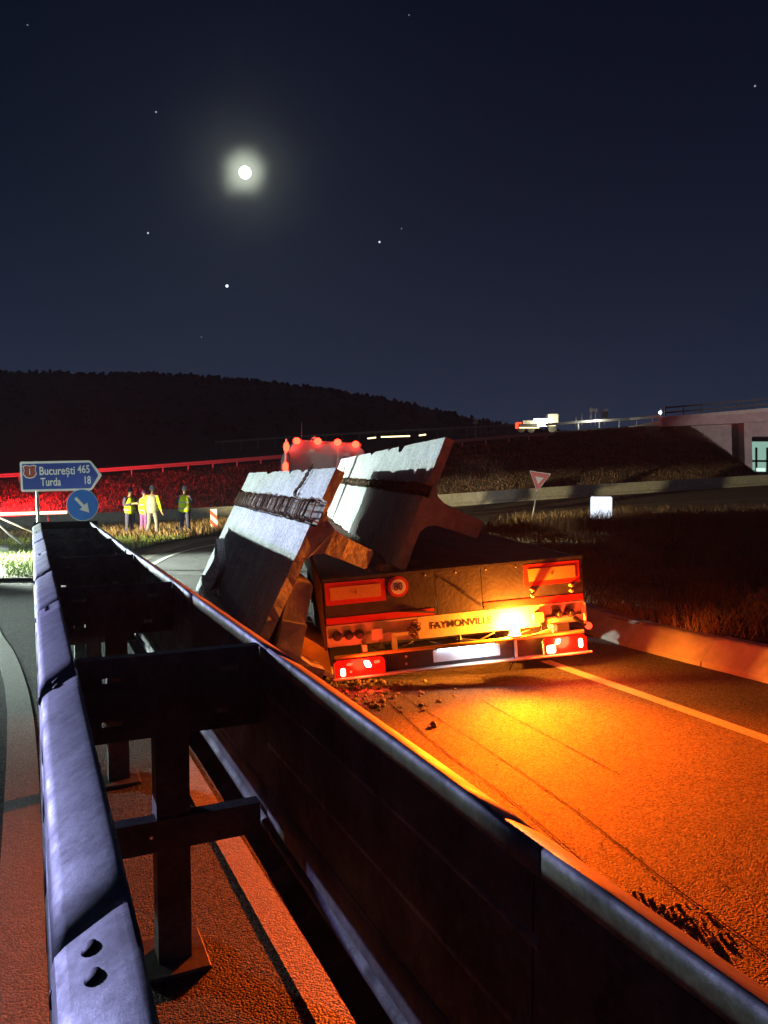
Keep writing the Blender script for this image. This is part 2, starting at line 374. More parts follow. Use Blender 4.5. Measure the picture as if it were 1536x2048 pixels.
class MB:
    def __init__(s): s.v = []; s.f = []; s.mi = []
    def add(s, vs, fs, mi=0):
        b = len(s.v); s.v += [tuple(p) for p in vs]
        s.f += [tuple(i + b for i in f) for f in fs]; s.mi += [mi] * len(fs)
        return s
    def box(s, x0, x1, y0, y1, z0, z1, mi=0):
        return s.add([(x0,y0,z0),(x1,y0,z0),(x1,y1,z0),(x0,y1,z0),(x0,y0,z1),(x1,y0,z1),(x1,y1,z1),(x0,y1,z1)],
              [(0,3,2,1),(4,5,6,7),(0,1,5,4),(1,2,6,5),(2,3,7,6),(3,0,4,7)], mi)
    def cbox(s, x0, x1, y0, y1, z0, z1, c=0.01, mi=0):
        # chamfered box (along all vertical and horizontal edges of the outline in xz)
        pr = [(x0+c,z0),(x1-c,z0),(x1,z0+c),(x1,z1-c),(x1-c,z1),(x0+c,z1),(x0,z1-c),(x0,z0+c)]
        return s.prism([(a, b) for a, b in pr], y0, y1, mi)
    def prism(s, prof, y0, y1, mi=0):
        n = len(prof)
        vs = [(a, y0, b) for a, b in prof] + [(a, y1, b) for a, b in prof]
        fs = [tuple(range(n)), tuple(range(2*n-1, n-1, -1))] + [(i, i+n, (i+1) % n + n, (i+1) % n) for i in range(n)]
        return s.add(vs, fs, mi)
    def tube(s, pts, r, n=8, mi=0, cap=True):
        pts = [Vector(p) for p in pts]; rs = r if isinstance(r, (list, tuple)) else [r] * len(pts)
        vs = []; fs = []
        up = Vector((0, 0, 1))
        for i, p in enumerate(pts):
            d = (pts[min(i+1, len(pts)-1)] - pts[max(i-1, 0)]).normalized()
            a = d.cross(up)
            if a.length < 1e-3: a = d.cross(Vector((1, 0, 0)))
            a.normalize(); b = d.cross(a).normalized()
            for k in range(n):
                t = 2 * math.pi * k / n
                vs.append(p + (a * math.cos(t) + b * math.sin(t)) * rs[i])
        for i in range(len(pts) - 1):
            for k in range(n):
                fs.append((i*n+k, i*n+(k+1) % n, (i+1)*n+(k+1) % n, (i+1)*n+k))
        if cap:
            fs.append(tuple(range(n))); fs.append(tuple(range(len(pts)*n-1, (len(pts)-1)*n-1, -1)))
        return s.add(vs, fs, mi)
    def ball(s, c, r, n=12, m=8, sc=(1, 1, 1), mi=0):
        vs = []; fs = []
        for i in range(m + 1):
            th = math.pi * i / m
            for k in range(n):
                ph = 2 * math.pi * k / n
                vs.append((c[0]+r*sc[0]*math.sin(th)*math.cos(ph), c[1]+r*sc[1]*math.sin(th)*math.sin(ph), c[2]+r*sc[2]*math.cos(th)))
        for i in range(m):
            for k in range(n):
                fs.append((i*n+k, (i+1)*n+k, (i+1)*n+(k+1) % n, i*n+(k+1) % n))
        return s.add(vs, fs, mi)
    def lathe(s, prof, axis='x', c=(0, 0, 0), n=20, mi=0):
        vs = []; fs = []; m = len(prof)
        for k in range(n):
            t = 2*math.pi*k/n
            for (r, h) in prof:
                a, b = r*math.cos(t), r*math.sin(t)
                p = {'x': (h, a, b), 'y': (a, h, b), 'z': (a, b, h)}[axis]
                vs.append((p[0]+c[0], p[1]+c[1], p[2]+c[2]))
        for k in range(n):
            for i in range(m-1):
                fs.append((k*m+i, k*m+i+1, ((k+1) % n)*m+i+1, ((k+1) % n)*m+i))
        return s.add(vs, fs, mi)
    def build(s, name, mats, parent=None, smooth_=False, bevel=0.0):
        me = bpy.data.meshes.new(name); me.from_pydata(s.v, [], s.f)
        if not isinstance(mats, (list, tuple)): mats = [mats]
        for m in mats: me.materials.append(m)
        if len(mats) > 1: me.polygons.foreach_set('material_index', s.mi)
        bm = bmesh.new(); bm.from_mesh(me); bmesh.ops.recalc_face_normals(bm, faces=bm.faces)
        if bevel:
            bmesh.ops.bevel(bm, geom=[e for e in bm.edges if len(e.link_faces) == 2 and e.calc_face_angle(0) > 0.6], offset=bevel, segments=1, affect='EDGES')
        bm.to_mesh(me); bm.free()
        if smooth_: me.polygons.foreach_set('use_smooth', [True] * len(me.polygons))
        o = bpy.data.objects.new(name, me); COL.objects.link(o)
        if parent: o.parent = parent
        return o

def tag(o, label=None, cat=None, group=None, kind=None):
    if label: o['label'] = label
    if cat: o['category'] = cat
    if group: o['group'] = group
    if kind: o['kind'] = kind
    return o
def empty(name, mtx, label, cat, group=None):
    o = bpy.data.objects.new(name, None); COL.objects.link(o)
    o.empty_display_size = 0.2
    o.matrix_world = mtx if isinstance(mtx, Matrix) else Matrix.Translation(Vector(mtx))
    return tag(o, label, cat, group)
def frame(origin, x, y, z):
    m = Matrix((x, y, z)).transposed().to_4x4(); m.translation = Vector(origin); return m
def link_copy(o, parent=None, loc=None):
    c = o.copy(); COL.objects.link(c); c.parent = parent
    if loc is not None: c.location = loc
    return c
def text(name, body, size, mtx, m, parent, extr=0.002, align='CENTER', sx=1.0, width=None, bold=0.0):
    cu = bpy.data.curves.new(name, 'FONT'); cu.body = body; cu.size = size; cu.extrude = extr
    cu.align_x = align; cu.align_y = 'CENTER'; cu.materials.append(m)
    cu.offset = bold
    o = bpy.data.objects.new(name, cu); COL.objects.link(o)
    bpy.context.view_layer.update()
    me = bpy.data.meshes.new_from_object(o.evaluated_get(bpy.context.evaluated_depsgraph_get())); me.name = name
    bpy.data.objects.remove(o, do_unlink=True)
    if not me.materials: me.materials.append(m)
    if width:
        xs_ = [v.co.x for v in me.vertices]; sx = width/(max(xs_)-min(xs_))
    o = bpy.data.objects.new(name, me); COL.objects.link(o); o.parent = parent
    o.matrix_local = mtx @ Matrix.Diagonal((sx, 1, 1, 1))
    return o
FACE_BACK = Matrix.Rotation(math.pi/2, 4, 'X')      # text lying in xz, read from -y

def outline(pts, r):
    # rounded polygon
    out = []; n = len(pts)
    for i in range(n):
        p = Vector(pts[i]); a = (Vector(pts[i-1])-p).normalized(); b = (Vector(pts[(i+1) % n])-p).normalized()
        k = min(r, .45*(Vector(pts[i-1])-p).length)
        for t in (0, .25, .5, .75, 1):
            q0 = p+a*k; q1 = p+b*k
            out.append(tuple((q0.lerp(p, t)).lerp(p.lerp(q1, t), t)))
    return out

def inside(p, poly):
    x, y = p; c = False; j = len(poly) - 1
    for i in range(len(poly)):
        if (poly[i][1] > y) != (poly[j][1] > y) and x < (poly[j][0]-poly[i][0])*(y-poly[i][1])/(poly[j][1]-poly[i][1])+poly[i][0]: c = not c
        j = i
    return c
def fill(name, poly, step, off, m, wob=0.0, kind='structure'):
    pts = []
    n = len(poly)
    for i in range(n):
        a = Vector(poly[i]); b = Vector(poly[(i+1) % n]); k = max(1, int((b-a).length/step))
        for q in range(k): pts.append(a.lerp(b, q/k))
    nb = len(pts)
    xs = [p.x for p in pts]; ys = [p.y for p in pts]
    bd = [tuple(p) for p in pts]
    y = min(ys) + step/2
    while y < max(ys):
        x = min(xs) + step/2
        while x < max(xs):
            if inside((x, y), bd): pts.append(Vector((x + rnd.uniform(-.15, .15)*step, y + rnd.uniform(-.15, .15)*step)))
            x += step
        y += step
    v, e, f, *_ = delaunay_2d_cdt(pts, [], [list(range(nb))], 1, 1e-5)
    mb = MB()
    mb.add([(p.x, p.y, zg(p.x, p.y) + off + wob * mnoise.noise(Vector((p.x*0.5, p.y*0.5, 3)))) for p in v], f)
    o = mb.build(name, m, None, True)
    for p in o.data.polygons:
        if p.normal.z < 0: p.flip()
    return tag(o, kind=kind)
def ribbon(name, pts, w, off, m, kind='structure', sub=6, label=None, cat=None):
    # painted strip of constant width along ground points, following the terrain
    pp = []
    pts = [Vector((p[0], p[1], 0)) for p in pts]
    for i in range(len(pts)-1):
        p0 = pts[max(0, i-1)]; p1 = pts[i]; p2 = pts[i+1]; p3 = pts[min(len(pts)-1, i+2)]
        for k in range(sub):
            t = k/sub
            pp.append(0.5*((2*p1)+(p2-p0)*t+(2*p0-5*p1+4*p2-p3)*t*t+(3*p1-p0-3*p2+p3)*t**3))
    pp.append(pts[-1])
    mb = MB(); vs = []; fs = []
    for i, p in enumerate(pp):
        d = (pp[min(i+1, len(pp)-1)] - pp[max(0, i-1)]).normalized(); s = Vector((d.y, -d.x, 0))
        for k in (-.5, 0, .5):
            q = p + s*w*(k + 0.02*mnoise.noise(Vector((p.x*3, p.y*3, k))))
            vs.append((q.x, q.y, zg(q.x, q.y)+off))
    for i in range(len(pp)-1):
        for k in range(2):
            fs.append((i*3+k, i*3+k+1, (i+1)*3+k+1, (i+1)*3+k))
    mb.add(vs, fs)
    o = mb.build(name, m, None, True)
    for p in o.data.polygons:
        if p.normal.z < 0: p.flip()
    return tag(o, label, cat, kind=kind)

def blades(name, n, sampler, hmin, hmax, w, lean, m, label, cat='grass'):
    # many bent blades as one mass
    r = np.random.default_rng(len(name) * 17 + n)
    base = np.array([sampler(r) for _ in range(n)])
    h = r.uniform(hmin, hmax, n) * base[:, 3]
    a = r.uniform(0, 2*np.pi, n); l = r.uniform(0.2, 1.0, n) * lean * h
    ba = r.uniform(0, 2*np.pi, n)
    wx, wy = np.cos(a)*w*.5, np.sin(a)*w*.5
    lx, ly = np.cos(ba)*l, np.sin(ba)*l
    v = np.zeros((n, 5, 3))
    for k, (sg, hh, ll) in enumerate(((-1, 0, 0), (1, 0, 0), (-.75, .55, .35), (.75, .55, .35), (0, 1, 1))):
        v[:, k, 0] = base[:, 0] + sg*wx + ll*lx
        v[:, k, 1] = base[:, 1] + sg*wy + ll*ly
        v[:, k, 2] = base[:, 2] + hh*h*(1 - .15*ll*lean)
    idx = np.arange(n)[:, None]*5
    quads = (idx + np.array([0, 1, 3, 2])).tolist(); tris = (idx + np.array([2, 3, 4])).tolist()
    me = bpy.data.meshes.new(name); me.from_pydata(v.reshape(-1, 3).tolist(), [], quads + tris); me.materials.append(m)
    o = bpy.data.objects.new(name, me); COL.objects.link(o)
    return tag(o, label, cat, kind='stuff')

# ------------------------------------------------------------------ sky objects
moon_c = CAM + MOON_DIR * 5000
mb = MB().ball((0, 0, 0), 5000*11/F, 32, 20)
moon = mb.build('moon', M['e_moon'], None, True); moon.location = moon_c
tag(moon, 'bright overexposed moon high in the dark sky', 'moon')

# ------------------------------------------------------------------ ground, roads
mb = MB()
xs = [-1500, -600, -250, -120] + list(range(-60, 71, 5)) + [120, 250, 600, 1500]
ys = [-60, -30, -10] + list(range(-5, 90, 5)) + [120, 200, 400, 900, 2000]
vs = [(x, y, zg(x, y) - 0.22) for y in ys for x in xs]
nx = len(xs)
mb.add(vs, [(j*nx+i, j*nx+i+1, (j+1)*nx+i+1, (j+1)*nx+i) for j in range(len(ys)-1) for i in range(nx-1)])
tag(mb.build('ground', M['soil'], None, True), kind='structure')

road_poly = [(-30, -4), (14, -4), (14, 0), (4, 9), (3, 13), (3, 22), (5, 27.5), (12, 31), (46, 33), (46, 64), (33, 66), (8.5, 55), (-14, 45), (-30, 40)]
fill('road', road_poly, 0.8, 0.0, M['asphalt'])

# painted lines
ribbon('left_edge_line', [(-.22+.47*4, 2.65-4), (-.22, 2.65), (-1.07, 4.46), (-2.1, 6.7), (-3.3, 9.3), (-4.6, 12.4)] + [tuple(G(u, v).xy) for u, v in ((290, 1141), (318, 1122), (360, 1105), (419, 1091), (480, 1081))], 0.13, 0.005, M['paint'])
ribbon('right_edge_line', [tuple(G(u, v).xy) for u, v in ((1750, 1556), (1536, 1480), (1300, 1396), (1075, 1316), (960, 1262))] + [(0.7, 14), (0.9, 20)], 0.14, 0.005, M['paint'])
ribbon('far_left_line', [(-0.75, 1.4), (-1.30, 2.65), (-2.57, 5.36), (-3.55, 7.3), (-4.75, 9.35), (-6.5, 11.8), (-10, 14.0)], 0.19, 0.005, M['paint'])
ribbon('far_road_line', [(0, 45), (9, 46.5), (20, 49), (40, 55)], 0.16, 0.005, M['paint'])
ribbon('shoulder_strip', [tuple(G(u, v).xy) for u, v in ((205, 1150), (262, 1117), (330, 1094), (400, 1079), (470, 1072), (560, 1066))], 1.0, 0.004, M['shoulder'])

M['tar'] = mat('tar', (.008, .008, .008), 1.0, bump=.4, bscale=80, spec=0.05)
for nm, pts in (('tar_line', ((760, 1395), (880, 1490), (1010, 1592), (1180, 1740), (1420, 1960))), ('tar_line', ((800, 1390), (960, 1490), (1130, 1605), (1330, 1760), (1560, 1930))), ('tar_line', ((960, 1400), (1080, 1462), (1240, 1552)))):
    ribbon(nm, [tuple(G(u, v).xy + Vector((rnd.gauss(0, .012), rnd.gauss(0, .012)))) for u, v in pts], .008, .0045, M['tar'])
# verge on the right, raised behind its kerb
KX = [(-4, 8.7), (7.3, 3.65), (9.4, 2.7), (13, 2.05), (18, 1.95), (23, 2.3), (27, 3.3), (29, 4.2), (31, 6.2), (33, 11), (34, 17), (35, 44)]
def kx(y):
    for (a, xa), (b, xb) in zip(KX, KX[1:]):
        if a <= y <= b: return xa + (xb-xa)*(y-a)/(b-a)
    return KX[-1][1]
verge_poly = [(x+.2, y) for y, x in KX] + [(46, 35), (46, -4)]
fill('verge', verge_poly, 0.7, 0.26, M['verge'], 0.10)
left_poly = [(-6.8, 15.3), (-12, 14.9), (-24, 14.4), (-30, 20), (-30, 39.6), (-14, 44.6), (-2, 48), (-3.0, 40), (-6.0, 34.5), (-7.3, 30), (-7.5, 26), (-7.4, 21), (-6.6, 17.5)]
fill('island_ground', left_poly, 0.7, 0.08, M['verge'], 0.06)

# kerb stones
kerb = empty('kerb', (0, 0, 0), 'long sloping concrete kerb between the right lane and the dry grass', 'kerb')
y = -3.0
kpts = []
while y < 28.5:
    kpts.append(Vector((kx(y), y, 0))); y += 0.1
acc = 0; seg = [kpts[0]]
for a, b in zip(kpts, kpts[1:]):
    acc += (b-a).length
    if acc >= 1.0: seg.append(b); acc = 0
for a, b in zip(seg, seg[1:]):
    d = (b-a); L = d.length; d.normalize(); s = Vector((d.y, -d.x, 0))
    mb = MB()
    prof = [(-.0, -.1), (-.0, .05), (.02, .075), (.19, .27), (.22, .285), (.36, .285), (.38, .27), (.38, -.1)]
    vs = []
    jz = rnd.uniform(-.008, .008); jx = rnd.uniform(-.012, .012)
    for t in (0.006, L-.006):
        p = a + d*t
        for (o_, z_) in prof:
            q = p + s*(o_ + jx)
            vs.append((q.x, q.y, zg(p.x, p.y) + z_ + jz))
    n = len(prof)
    mb.add(vs, [tuple(range(n)), tuple(range(2*n-1, n-1, -1))] + [(i, i+n, (i+1) % n+n, (i+1) % n) for i in range(n)])
    mb.build('kerb_stone', M['concrete'], kerb)

# ------------------------------------------------------------------ far side: concrete wall, embankment, hill
WL = [(-60, 26), (-34, 36.5), (-14, 45), (8.5, 55), (33, 66), (60, 77)]
def wall_at(x):
    for (xa, ya), (xb, yb) in zip(WL, WL[1:]):
        if xa <= x <= xb: return ya + (yb-ya)*(x-xa)/(xb-xa)
    return WL[-1][1]
wall = empty('concrete_barrier', (0, 0, 0), 'long low concrete barrier wall along the foot of the embankment', 'barrier')
x = -44.0
while x < 52:
    x2 = x + 3.6
    a = Vector((x, wall_at(x), 0)); b = Vector((x2, wall_at(x2), 0)); d = (b-a).normalized(); s = Vector((d.y, -d.x, 0)); L = (b-a).length
    prof = [(-.30, -.2), (-.30, .08), (-.16, .25), (-.10, .86), (-.07, .88), (.07, .88), (.10, .86), (.16, .25), (.30, .08), (.30, -.2)]
    vs = []
    for t in (0.015, L-.015):
        p = a+d*t
        for (o_, z_) in prof:
            q = p + s*o_; vs.append((q.x, q.y, zg(p.x, p.y)+z_))
    n = len(prof)
    MB().add(vs, [tuple(range(n)), tuple(range(2*n-1, n-1, -1))] + [(i, i+n, (i+1) % n+n, (i+1) % n) for i in range(n)]).build('barrier_segment', M['concrete'], wall)
    x = x2

TOP = [(-420, 990, 44), (0, 963, 55), (150, 955, 57), (300, 945, 58), (450, 933, 60), (590, 921, 62), (740, 903, 66), (900, 886, 70), (1040, 872, 74), (1200, 860, 78), (1340, 851, 80), (1385, 853, 80), (1420, 880, 79), (1450, 930, 78), (1470, 968, 77), (1500, 976, 77)]
tops = [P(*t) for t in TOP]
def top_at(x):
    for a, b in zip(tops, tops[1:]):
        if a.x <= x <= b.x:
            t = (x-a.x)/(b.x-a.x); return a.lerp(b, t)
    return tops[-1] if x > tops[-1].x else tops[0]
mb = MB(); vs = []; fs = []
XN, SN = 130, 14
x0, x1 = tops[0].x, tops[-1].x
emb_rows = []
for i in range(XN+1):
    xx = x0 + (x1-x0)*i/XN
    tp = top_at(xx)
    bx = xx; by = wall_at(bx) + 0.5; bz = zg(bx, by) - 0.05
    for j in range(SN+1):
        t = j/SN
        p = Vector((bx, by, bz)).lerp(tp, t)
        if 0 < j < SN: p.z += 0.16*mnoise.noise(Vector((p.x*.5, p.y*.5, p.z))) + 0.25*math.sin(math.pi*t)*0.4
        vs.append(tuple(p))
    for t, dy, dz in ((0, 6, 0.15), (0, 60, 0.6)):
        vs.append((tp.x*(1+dy/90), tp.y+dy, tp.z + dz + (tp.z-1.9)*dy/90))
W_ = SN+3
for i in range(XN):
    for j in range(W_-1):
        fs.append((i*W_+j, (i+1)*W_+j, (i+1)*W_+j+1, i*W_+j+1))
emb_v = vs
emb = tag(mb.add(vs, fs).build('embankment', M['bank'], None, True), kind='structure')
def emb_sample(r):
    while True:
        i = r.integers(0, XN); j = r.integers(0, SN)
        a = np.array(emb_v[i*W_+j]); b = np.array(emb_v[(i+1)*W_+j]); c = np.array(emb_v[i*W_+j+1])
        u, v = r.random(), r.random()
        p = a + (b-a)*u + (c-a)*v
        if p[0] < 40: return (p[0], p[1], p[2]-.03, 1.0)
blades('embankment_grass', 42000, emb_sample, 0.10, 0.30, 0.035, 0.9, M['bank_grass'], 'short dry grass covering the embankment slope behind the barrier')

# hill with a wooded skyline
HILL = [(-900, 770), (-500, 745), (-200, 738), (0, 741), (100, 741), (200, 744), (300, 743), (430, 750), (520, 759), (600, 767), (700, 782), (800, 799), (900, 822), (1000, 843), (1060, 853), (1200, 868), (1500, 880)]
mb = MB(); vs = []; fs = []
hp = []
for i in range(181):
    u = -900 + 2400*i/180
    for (ua, va), (ub, vb) in zip(HILL, HILL[1:]):
        if ua <= u <= ub: v = va+(vb-va)*(u-ua)/(ub-ua); break
    hp.append(P(u, v+6, 900))
for p in hp:
    vs.append((p.x*0.42, 330, -4)); vs.append((p.x*0.62, 520, p.z*.22)); vs.append((p.x*.84, 740, p.z*.68)); vs.append(tuple(p)); vs.append((p.x*1.2, 1100, p.z*.9)); vs.append((p.x*1.4, 1500, -4))
for i in range(len(hp)-1):
    for j in range(5):
        fs.append((i*6+j, (i+1)*6+j, (i+1)*6+j+1, i*6+j+1))
hv = vs
tag(mb.add(vs, fs).build('hill', M['hill'], None, True), kind='structure')
def clump(mb, c, r, k=7):
    # ragged crown: a lumpy low ball with random spikes
    vs = []; n, m = 6, 4
    for i in range(m+1):
        th = math.pi*i/m
        for q in range(n):
            ph = 2*math.pi*q/n
            rr = r*rnd.uniform(.65, 1.3)
            vs.append((c[0]+rr*math.sin(th)*math.cos(ph), c[1]+rr*math.sin(th)*math.sin(ph), c[2]+rr*1.15*math.cos(th)))
    fs = [(i*n+q, (i+1)*n+q, (i+1)*n+(q+1) % n, i*n+(q+1) % n) for i in range(m) for q in range(n)]
    mb.add(vs, fs)
mb = MB()
for i in range(2600):
    k = rnd.randrange(len(hp)-1); t = rnd.random()
    if rnd.random() < .45:
        p = hp[k].lerp(hp[k+1], t); clump(mb, (p.x, p.y+rnd.uniform(-15, 15), p.z+rnd.uniform(-2, 1.2)), rnd.uniform(1.2, 2.9))
    else:
        j = rnd.choice((1, 2)); s = rnd.random()
        a = Vector(hv[k*6+j]).lerp(Vector(hv[(k+1)*6+j]), t); b = Vector(hv[k*6+j+1]).lerp(Vector(hv[(k+1)*6+j+1]), t)
        p = a.lerp(b, s); clump(mb, (p.x, p.y, p.z), rnd.uniform(1.5, 3.2))
tag(mb.build('forest', M['hill'], None), 'dark bare wood covering the long hill on the skyline', 'forest', kind='stuff')

# far guardrails
def far_guardrail(name, pts, h, label, spacing, group='guardrails on the embankment', mat_='galv_dull'):
    root = empty(name, (0, 0, 0), label, 'guardrail', group)
    mb = MB()
    for a, b in zip(pts, pts[1:]):
        d = (b-a).normalized(); s = Vector((d.y, -d.x, 0)).normalized()
        prof = [(0, 0), (.05, .03), (.05, .1), (0, .15), (.05, .2), (.05, .27), (0, .3), (-.02, .3), (-.02, 0)]
        n = len(prof); vs = []
        for p in (a, b):
            for (o_, z_) in prof: q = p + s*o_; vs.append((q.x, q.y, q.z + h-.3 + z_))
        mb.add(vs, [tuple(range(n)), tuple(range(2*n-1, n-1, -1))] + [(i, i+n, (i+1) % n+n, (i+1) % n) for i in range(n)])
    mb.build('rail', M[mat_], root)
    post = None
    for a, b in zip(pts, pts[1:]):
        L = (b-a).length; k = int(L/spacing)
        for i in range(k):
            p = a.lerp(b, (i+.5)/k)
            if post is None:
                post = MB().box(-.05, .05, .0, .12, -.4, h-.02).build('post', M[mat_], root); post.location = p
            else: link_copy(post, root, p)
    return root
def seq(pp, off=(0, 0, 0)):
    return [P(*p)+Vector(off) for p in pp]
far_guardrail('roadside_guardrail', seq([(-200, 986, 50), (0, 970, 54), (150, 962, 56), (300, 951, 57.5), (450, 939, 59.5), (590, 927, 62), (720, 912, 65)]), 0.8, 'guardrail along the red lit embankment crest behind the blue signs', 1.75)
far_guardrail('embankment_guardrail', seq([(840, 902, 66), (900, 897, 68), (1040, 884, 72), (1110, 880, 74)]), 0.75, 'dim guardrail on the dark slope right of the tilted girders', 2.0)
far_guardrail('motorway_guardrail', seq([(430, 897, 105), (600, 885, 108), (800, 873, 112), (1030, 861, 118)]), 1.0, 'long motorway guardrail behind the tractor cab, faintly lit', 2.2)

# ------------------------------------------------------------------ double sided guardrail in the foreground
AZ = rad(24.7)
D = Vector((-math.sin(AZ), math.cos(AZ), 0)); R_ = Vector((math.cos(AZ), math.sin(AZ), 0))
O_ = Vector((-0.65, 2.53, 0))                       # centre line at the camera's second post
GAP = 0.335
HTOP = 1.225
def zr(x, y):
    return 0.32*zg(x, y)                                # the rail is levelled more than the road under it
barrier = empty('median_guardrail', (0, 0, 0), 'double sided galvanised steel guardrail running from the camera towards the signs', 'guardrail')
def rail_pt(t, side, o, z):
    p = O_ + D*t + R_*side*(GAP + o)
    return (p.x, p.y, zr(O_.x + D.x*t, O_.y + D.y*t) + z)
WB = [(0.0, .298), (0.0, .346), (.006, .352), (.014, .350), (.026, .345), (.094, .306), (.110, .292), (.116, .272), (.113, .248), (.098, .230), (.022, .196), (.008, .180), (.006, .170), (.010, .158), (.022, .146), (.098, .112), (.112, .098), (.114, .078), (.110, .056), (.098, .042), (.026, .010), (.010, .002), (0.0, 0.0)]
TH = 0.005
def thick(prof, th):
    out = []
    n = len(prof)
    for i, (a, b) in enumerate(prof):
        pa = prof[max(0, i-1)]; pb = prof[min(n-1, i+1)]
        dx, dz = pb[0]-pa[0], pb[1]-pa[1]; l = math.hypot(dx, dz)
        nx_, nz_ = dz/l, -dx/l
        out.append((a+nx_*th, b+nz_*th))
    return prof + out[::-1]
WBT = thick(WB, TH)
WB3 = WB[:-4] + [(a, b-.26+.26*0) for a, b in []] + [(.098, .042), (.022, .006), (.008, -.010), (.006, -.020), (.010, -.032), (.022, -.044), (.098, -.080), (.112, -.095), (.114, -.115), (.110, -.136), (.098, -.150), (.026, -.182), (.010, -.190), (0.0, -.193)]
WBT3 = thick(WB3, TH)
WBL = thick([(0.0, .225)] + WB[1:], TH)
def beam(side, t0, t1, z0, m, name='rail_panel', push=0.0, dent=0.0, WBT=WBT):
    n = len(WBT); ts = [t0 + (t1-t0)*i/6 for i in range(7)]
    vs = []
    for t in ts:
        w = dent*mnoise.noise(Vector((t*1.3, side*5, z0*3)))
        for (o_, z_) in WBT: vs.append(rail_pt(t, side, o_+push+w, z_+z0+w*.5))
    fs = [tuple(range(n)), tuple(range(7*n-1, 6*n-1, -1))]
    for k in range(6):
        fs += [(k*n+i, (k+1)*n+i, (k+1)*n+(i+1) % n, k*n+(i+1) % n) for i in range(n)]
    o = MB().add(vs, fs).build(name, m, barrier)
    me = o.data
    me.polygons.foreach_set('use_smooth', [len(p.vertices) == 4 for p in me.polygons])
    return o
TJ = [-1.36-3.2+1.6*i for i in range(10)] 
for side in (-1, 1):
    for i in range(len(TJ)-1):
        beam(side, TJ[i]-.12, TJ[i+1], HTOP-.35, M['zinc'], push=0.003*(i % 2), dent=0.004, WBT=WBT3)
        beam(side, TJ[i]-.12, TJ[i+1], 0.338 if side > 0 else 0.235, M['zinc_dull'], 'lower_rail_panel', push=0.003*(i % 2), dent=0.004, WBT=WBL)
for i in range(len(TJ)-1):
    # flat plate closing the inner face of the lane side beam, tucked under its lip
    t0, t1 = TJ[i]-.10, TJ[i+1]-.105
    vs = [rail_pt(t, 1, o_, z_) for t in (t0, t1) for (o_, z_) in ((.003, HTOP-.053), (.009, HTOP-.053), (.009, HTOP-.548), (.003, HTOP-.548))]
    MB().add(vs, [(0, 1, 2, 3), (7, 6, 5, 4), (0, 4, 5, 1), (1, 5, 6, 2), (2, 6, 7, 3), (3, 7, 4, 0)]).build('backing_plate', M['zinc_dull'], barrier)
bolt_proto = None
for side in (-1, 1):
    for i, tj in enumerate(TJ[1:-1]):
        for (dt, oo, zz, ax) in ((-.05, .066, .325, 1), (-.12, .066, .325, 1), (-.05, .117, .262, 0), (-.05, .060, .02, 1)):
            if side > 0 and ax and zz > .1: continue
            p = Vector(rail_pt(tj+dt, side, oo+.003, HTOP-.35+zz))
            nrm = (R_*side*0.59 + Vector((0, 0, .81))) if ax else R_*side
            if zz < .1: nrm = (R_*side*0.45 - Vector((0, 0, .89)))
            q = nrm.to_track_quat('Z', 'Y').to_matrix().to_4x4(); q.translation = p
            if bolt_proto is None:
                bolt_proto = MB().lathe([(0, .0035), (.008, .0033), (.012, .002), (.0135, 0), (0.0135, -.004)], 'z', n=12).build('bolt', M['black_hole'], barrier, True)
                bolt_proto.matrix_local = q
            else:
                c = link_copy(bolt_proto, barrier); c.matrix_local = q
TP = [-3.7, 0.36, 2.4, 4.4, 6.4, 8.4]
for tp in TP:
    base = O_ + D*tp; zb = zr(base.x, base.y)
    fr = frame((base.x, base.y, zb), R_, D, Vector((0, 0, 1)))
    # C section post
    w, dp, th = .062, .10, .006
    po = MB().box(-w, w, -th, 0, -.3, HTOP-.03).box(-w, -w+th, 0, dp, -.3, HTOP-.03).box(w-th, w, 0, dp, -.3, HTOP-.03).box(-w, -w+.022, dp, dp+th, -.3, HTOP-.03).box(w-.022, w, dp, dp+th, -.3, HTOP-.03)
    p = po.build('post', M['zinc_dull'], barrier); p.matrix_local = fr
    b = MB().cbox(-.12, .12, -.09, .17, .0, .018, .004).build('base_plate', M['zinc_dull'], barrier); b.matrix_local = frame((base.x, base.y, zg(base.x, base.y)), R_, D, Vector((0, 0, 1)))
    # upper spacer: plate with two slots each side, folded lip
    g = GAP
    def slotted(z0, z1, slots, y0=-.016, y1=-.010):
        mb = MB()
        zs = sorted({z0, z1, *[s[2] for s in slots], *[s[3] for s in slots]}); xs_ = sorted({-g, g, *[s[0] for s in slots], *[s[1] for s in slots]})
        for za, zb_ in zip(zs, zs[1:]):
            for xa, xb in zip(xs_, xs_[1:]):
                cx, cz = (xa+xb)/2, (za+zb_)/2
                if any(s[0] < cx < s[1] and s[2] < cz < s[3] for s in slots): continue
                mb.box(xa, xb, y0, y1, za, zb_)
        return mb
    mb = slotted(.91, HTOP-.005, [(-.25, -.18, 1.13, 1.15), (-.25, -.18, .97, .99), (.16, .21, .97, .99), (.18, .25, 1.13, 1.15)])
    if tp < 1: mb.box(-g, g, -.010, .035, HTOP-.011, HTOP-.005)
    s_ = mb.build('spacer_plate', M['zinc_dull'], barrier); s_.matrix_local = fr
    mb = slotted(.47, .59, [(-.09, -.075, .52, .535)]).box(-g, g, -.010, .05, .584, .59)
    s_ = mb.build('lower_spacer', M['zinc_dull'], barrier); s_.matrix_local = fr
